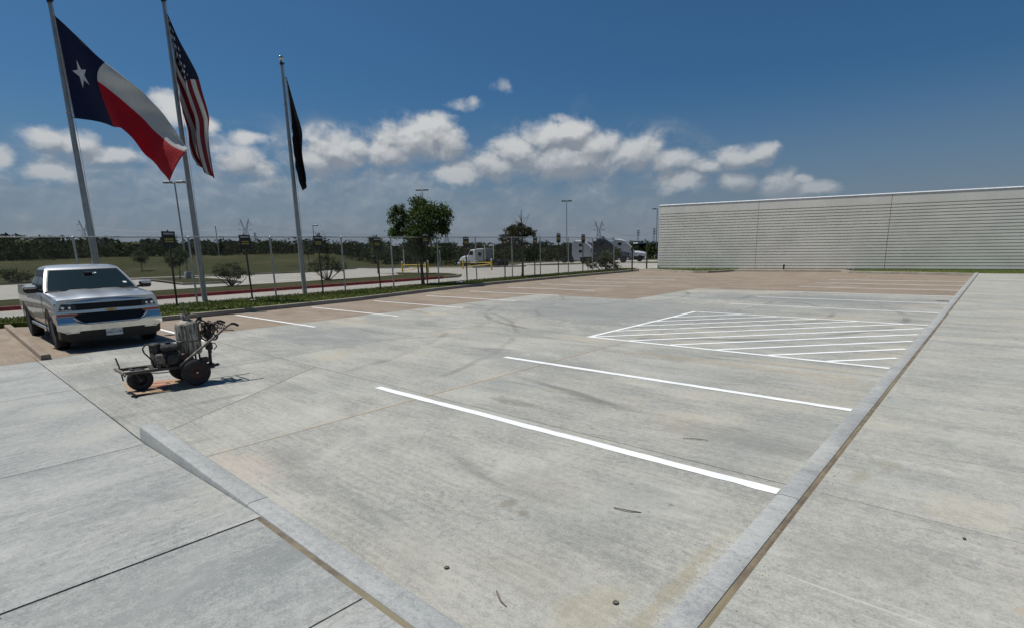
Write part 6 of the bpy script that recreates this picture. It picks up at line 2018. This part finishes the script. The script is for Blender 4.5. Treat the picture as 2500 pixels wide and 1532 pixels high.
# ------------------------------------------------------------------ litter on the concrete
def build_litter():
    def strip(name, pts, w, mat, label, cat, z=0.004):
        o0 = np.array([*pts[0], 0.0])
        b = MB(tuple(o0))
        P = [np.array([*q, z + 0.004 + 0.006 * math.sin(i * 1.3)]) for i, q in enumerate(pts)]
        b.tube(P, [w * (0.5 + 0.5 * math.sin(math.pi * (i + 0.6) / len(P))) for i in range(len(P))], 6)
        o = b.build(name, mat, None, True); o.location = tuple(o0)
        tag(o, label, cat)
    strip('twig', [(-1.95, 3.22), (-1.88, 3.23), (-1.82, 3.25), (-1.76, 3.29)], 0.005, 'dead_leaf', 'short curved dark twig on the concrete below the nearest stripe', 'twig')
    strip('twig', [(-1.93, 1.93), (-1.89, 1.90), (-1.85, 1.88), (-1.80, 1.87)], 0.006, 'dead_leaf', 'dark twig lying at the bottom middle of the nearest slab', 'twig')
    strip('twig', [(-2.2, 4.95), (-2.08, 4.99), (-1.97, 5.03)], 0.004, 'dead_leaf', 'thin dark splinter between the two nearest stripes', 'twig')
    for (x, y, s, lab, z) in ((-2.33, 1.90, 0.018, 'curled brown dead leaf on the nearest slab', 0.003), (-1.36, 2.28, 0.019, 'crumpled dead leaf near the foot of the right kerb', 0.003), (0.02, 3.95, 0.012, 'small dark stone on the right-hand pavement beside its joint', 0.153)):
        r2 = np.random.default_rng(int(abs(x * 100)))
        V = []; G = []
        for i in range(7):
            row = []
            for j in range(5):
                u, v = i / 6 - 0.5, j / 4 - 0.5
                w = s * (1 - (2 * u) ** 2 * 0.9)
                row.append((u * 2 * s, v * 1.6 * w, 0.002 + 0.7 * s * v * v + 0.25 * s * u * u + r2.normal(0, s * 0.06)))
            G.append(row)
        b = MB(); b.grid(G)
        o = b.build('dead_leaf' if 'leaf' in lab else 'stone', 'dead_leaf', None, True); o.location = (x, y, z)
        o.rotation_euler = (0, 0, r2.uniform(0, 3))
        md = o.modifiers.new('thickness', 'SOLIDIFY'); md.thickness = 0.004
        tag(o, lab, 'leaf' if 'leaf' in lab else 'stone')
    # grit that has gathered along the kerb feet and joints
    r2 = np.random.default_rng(31)
    L = []
    for (x0, y0, x1, y1, n, sd, z) in ((-1.08, 1.6, -1.08, 30, 900, 0.05, 0.0), (-6.6, 1.56, -1.1, 1.53, 420, 0.035, 0.0), (-5.6, 1.6, -5.6, 16, 500, 0.05, 0.0), (-14, 4.45, -1.1, 4.45, 420, 0.045, 0.0), (-3.62, 1.2, -3.62, -4, 240, 0.04, 0.146), (-6.53, 1.25, -6.53, -4, 160, 0.04, 0.0), (-19.4, 4.6, -20.9, 17.6, 500, 0.09, 0.0), (-0.80, 1.5, -0.80, 20, 420, 0.035, 0.152), (-6.6, 1.29, -4.6, 1.27, 200, 0.03, 0.03)):
        t = r2.uniform(0, 1, n); nn = np.array([-(y1 - y0), x1 - x0]); nn = nn / np.linalg.norm(nn)
        o_ = np.abs(r2.normal(0, sd, n)) * (1 if abs(x0 - x1) > 1 or x0 > -1 else 1)
        sg = r2.choice((-1, 1), n) if sd == 0.045 or x0 == -5.6 else (np.ones(n) if x0 in (-1.08,) else -np.ones(n) if x0 == -0.80 else r2.choice((-1, 1), n))
        L.append(np.stack([x0 + (x1 - x0) * t + nn[0] * o_ * sg, y0 + (y1 - y0) * t + nn[1] * o_ * sg, np.full(n, z)], -1))
    C = np.concatenate(L); m = len(C)
    rr = 0.0016 + 0.0035 * r2.uniform(0, 1, (m, 1)) ** 3
    dirs = np.array([(1, 0, 0), (0, 1, 0), (-1, 0, 0), (0, -1, 0), (0, 0, 1.1)])
    V = (C[:, None, :] + dirs[None] * rr[:, :, None] * r2.uniform(0.6, 1.4, (m, 5, 1))).reshape(-1, 3)
    b0 = np.arange(m)[:, None] * 5
    Q = np.concatenate([b0 + np.array([[0, 1, 4]]), b0 + np.array([[1, 2, 4]]), b0 + np.array([[2, 3, 4]]), b0 + np.array([[3, 0, 4]])])
    o = finish('grit', np_mesh('grit', V, Q), 'dead_leaf')
    tag(o, 'fine grit gathered along the kerbs and slab joints', 'grit', kind='stuff')


build_litter()
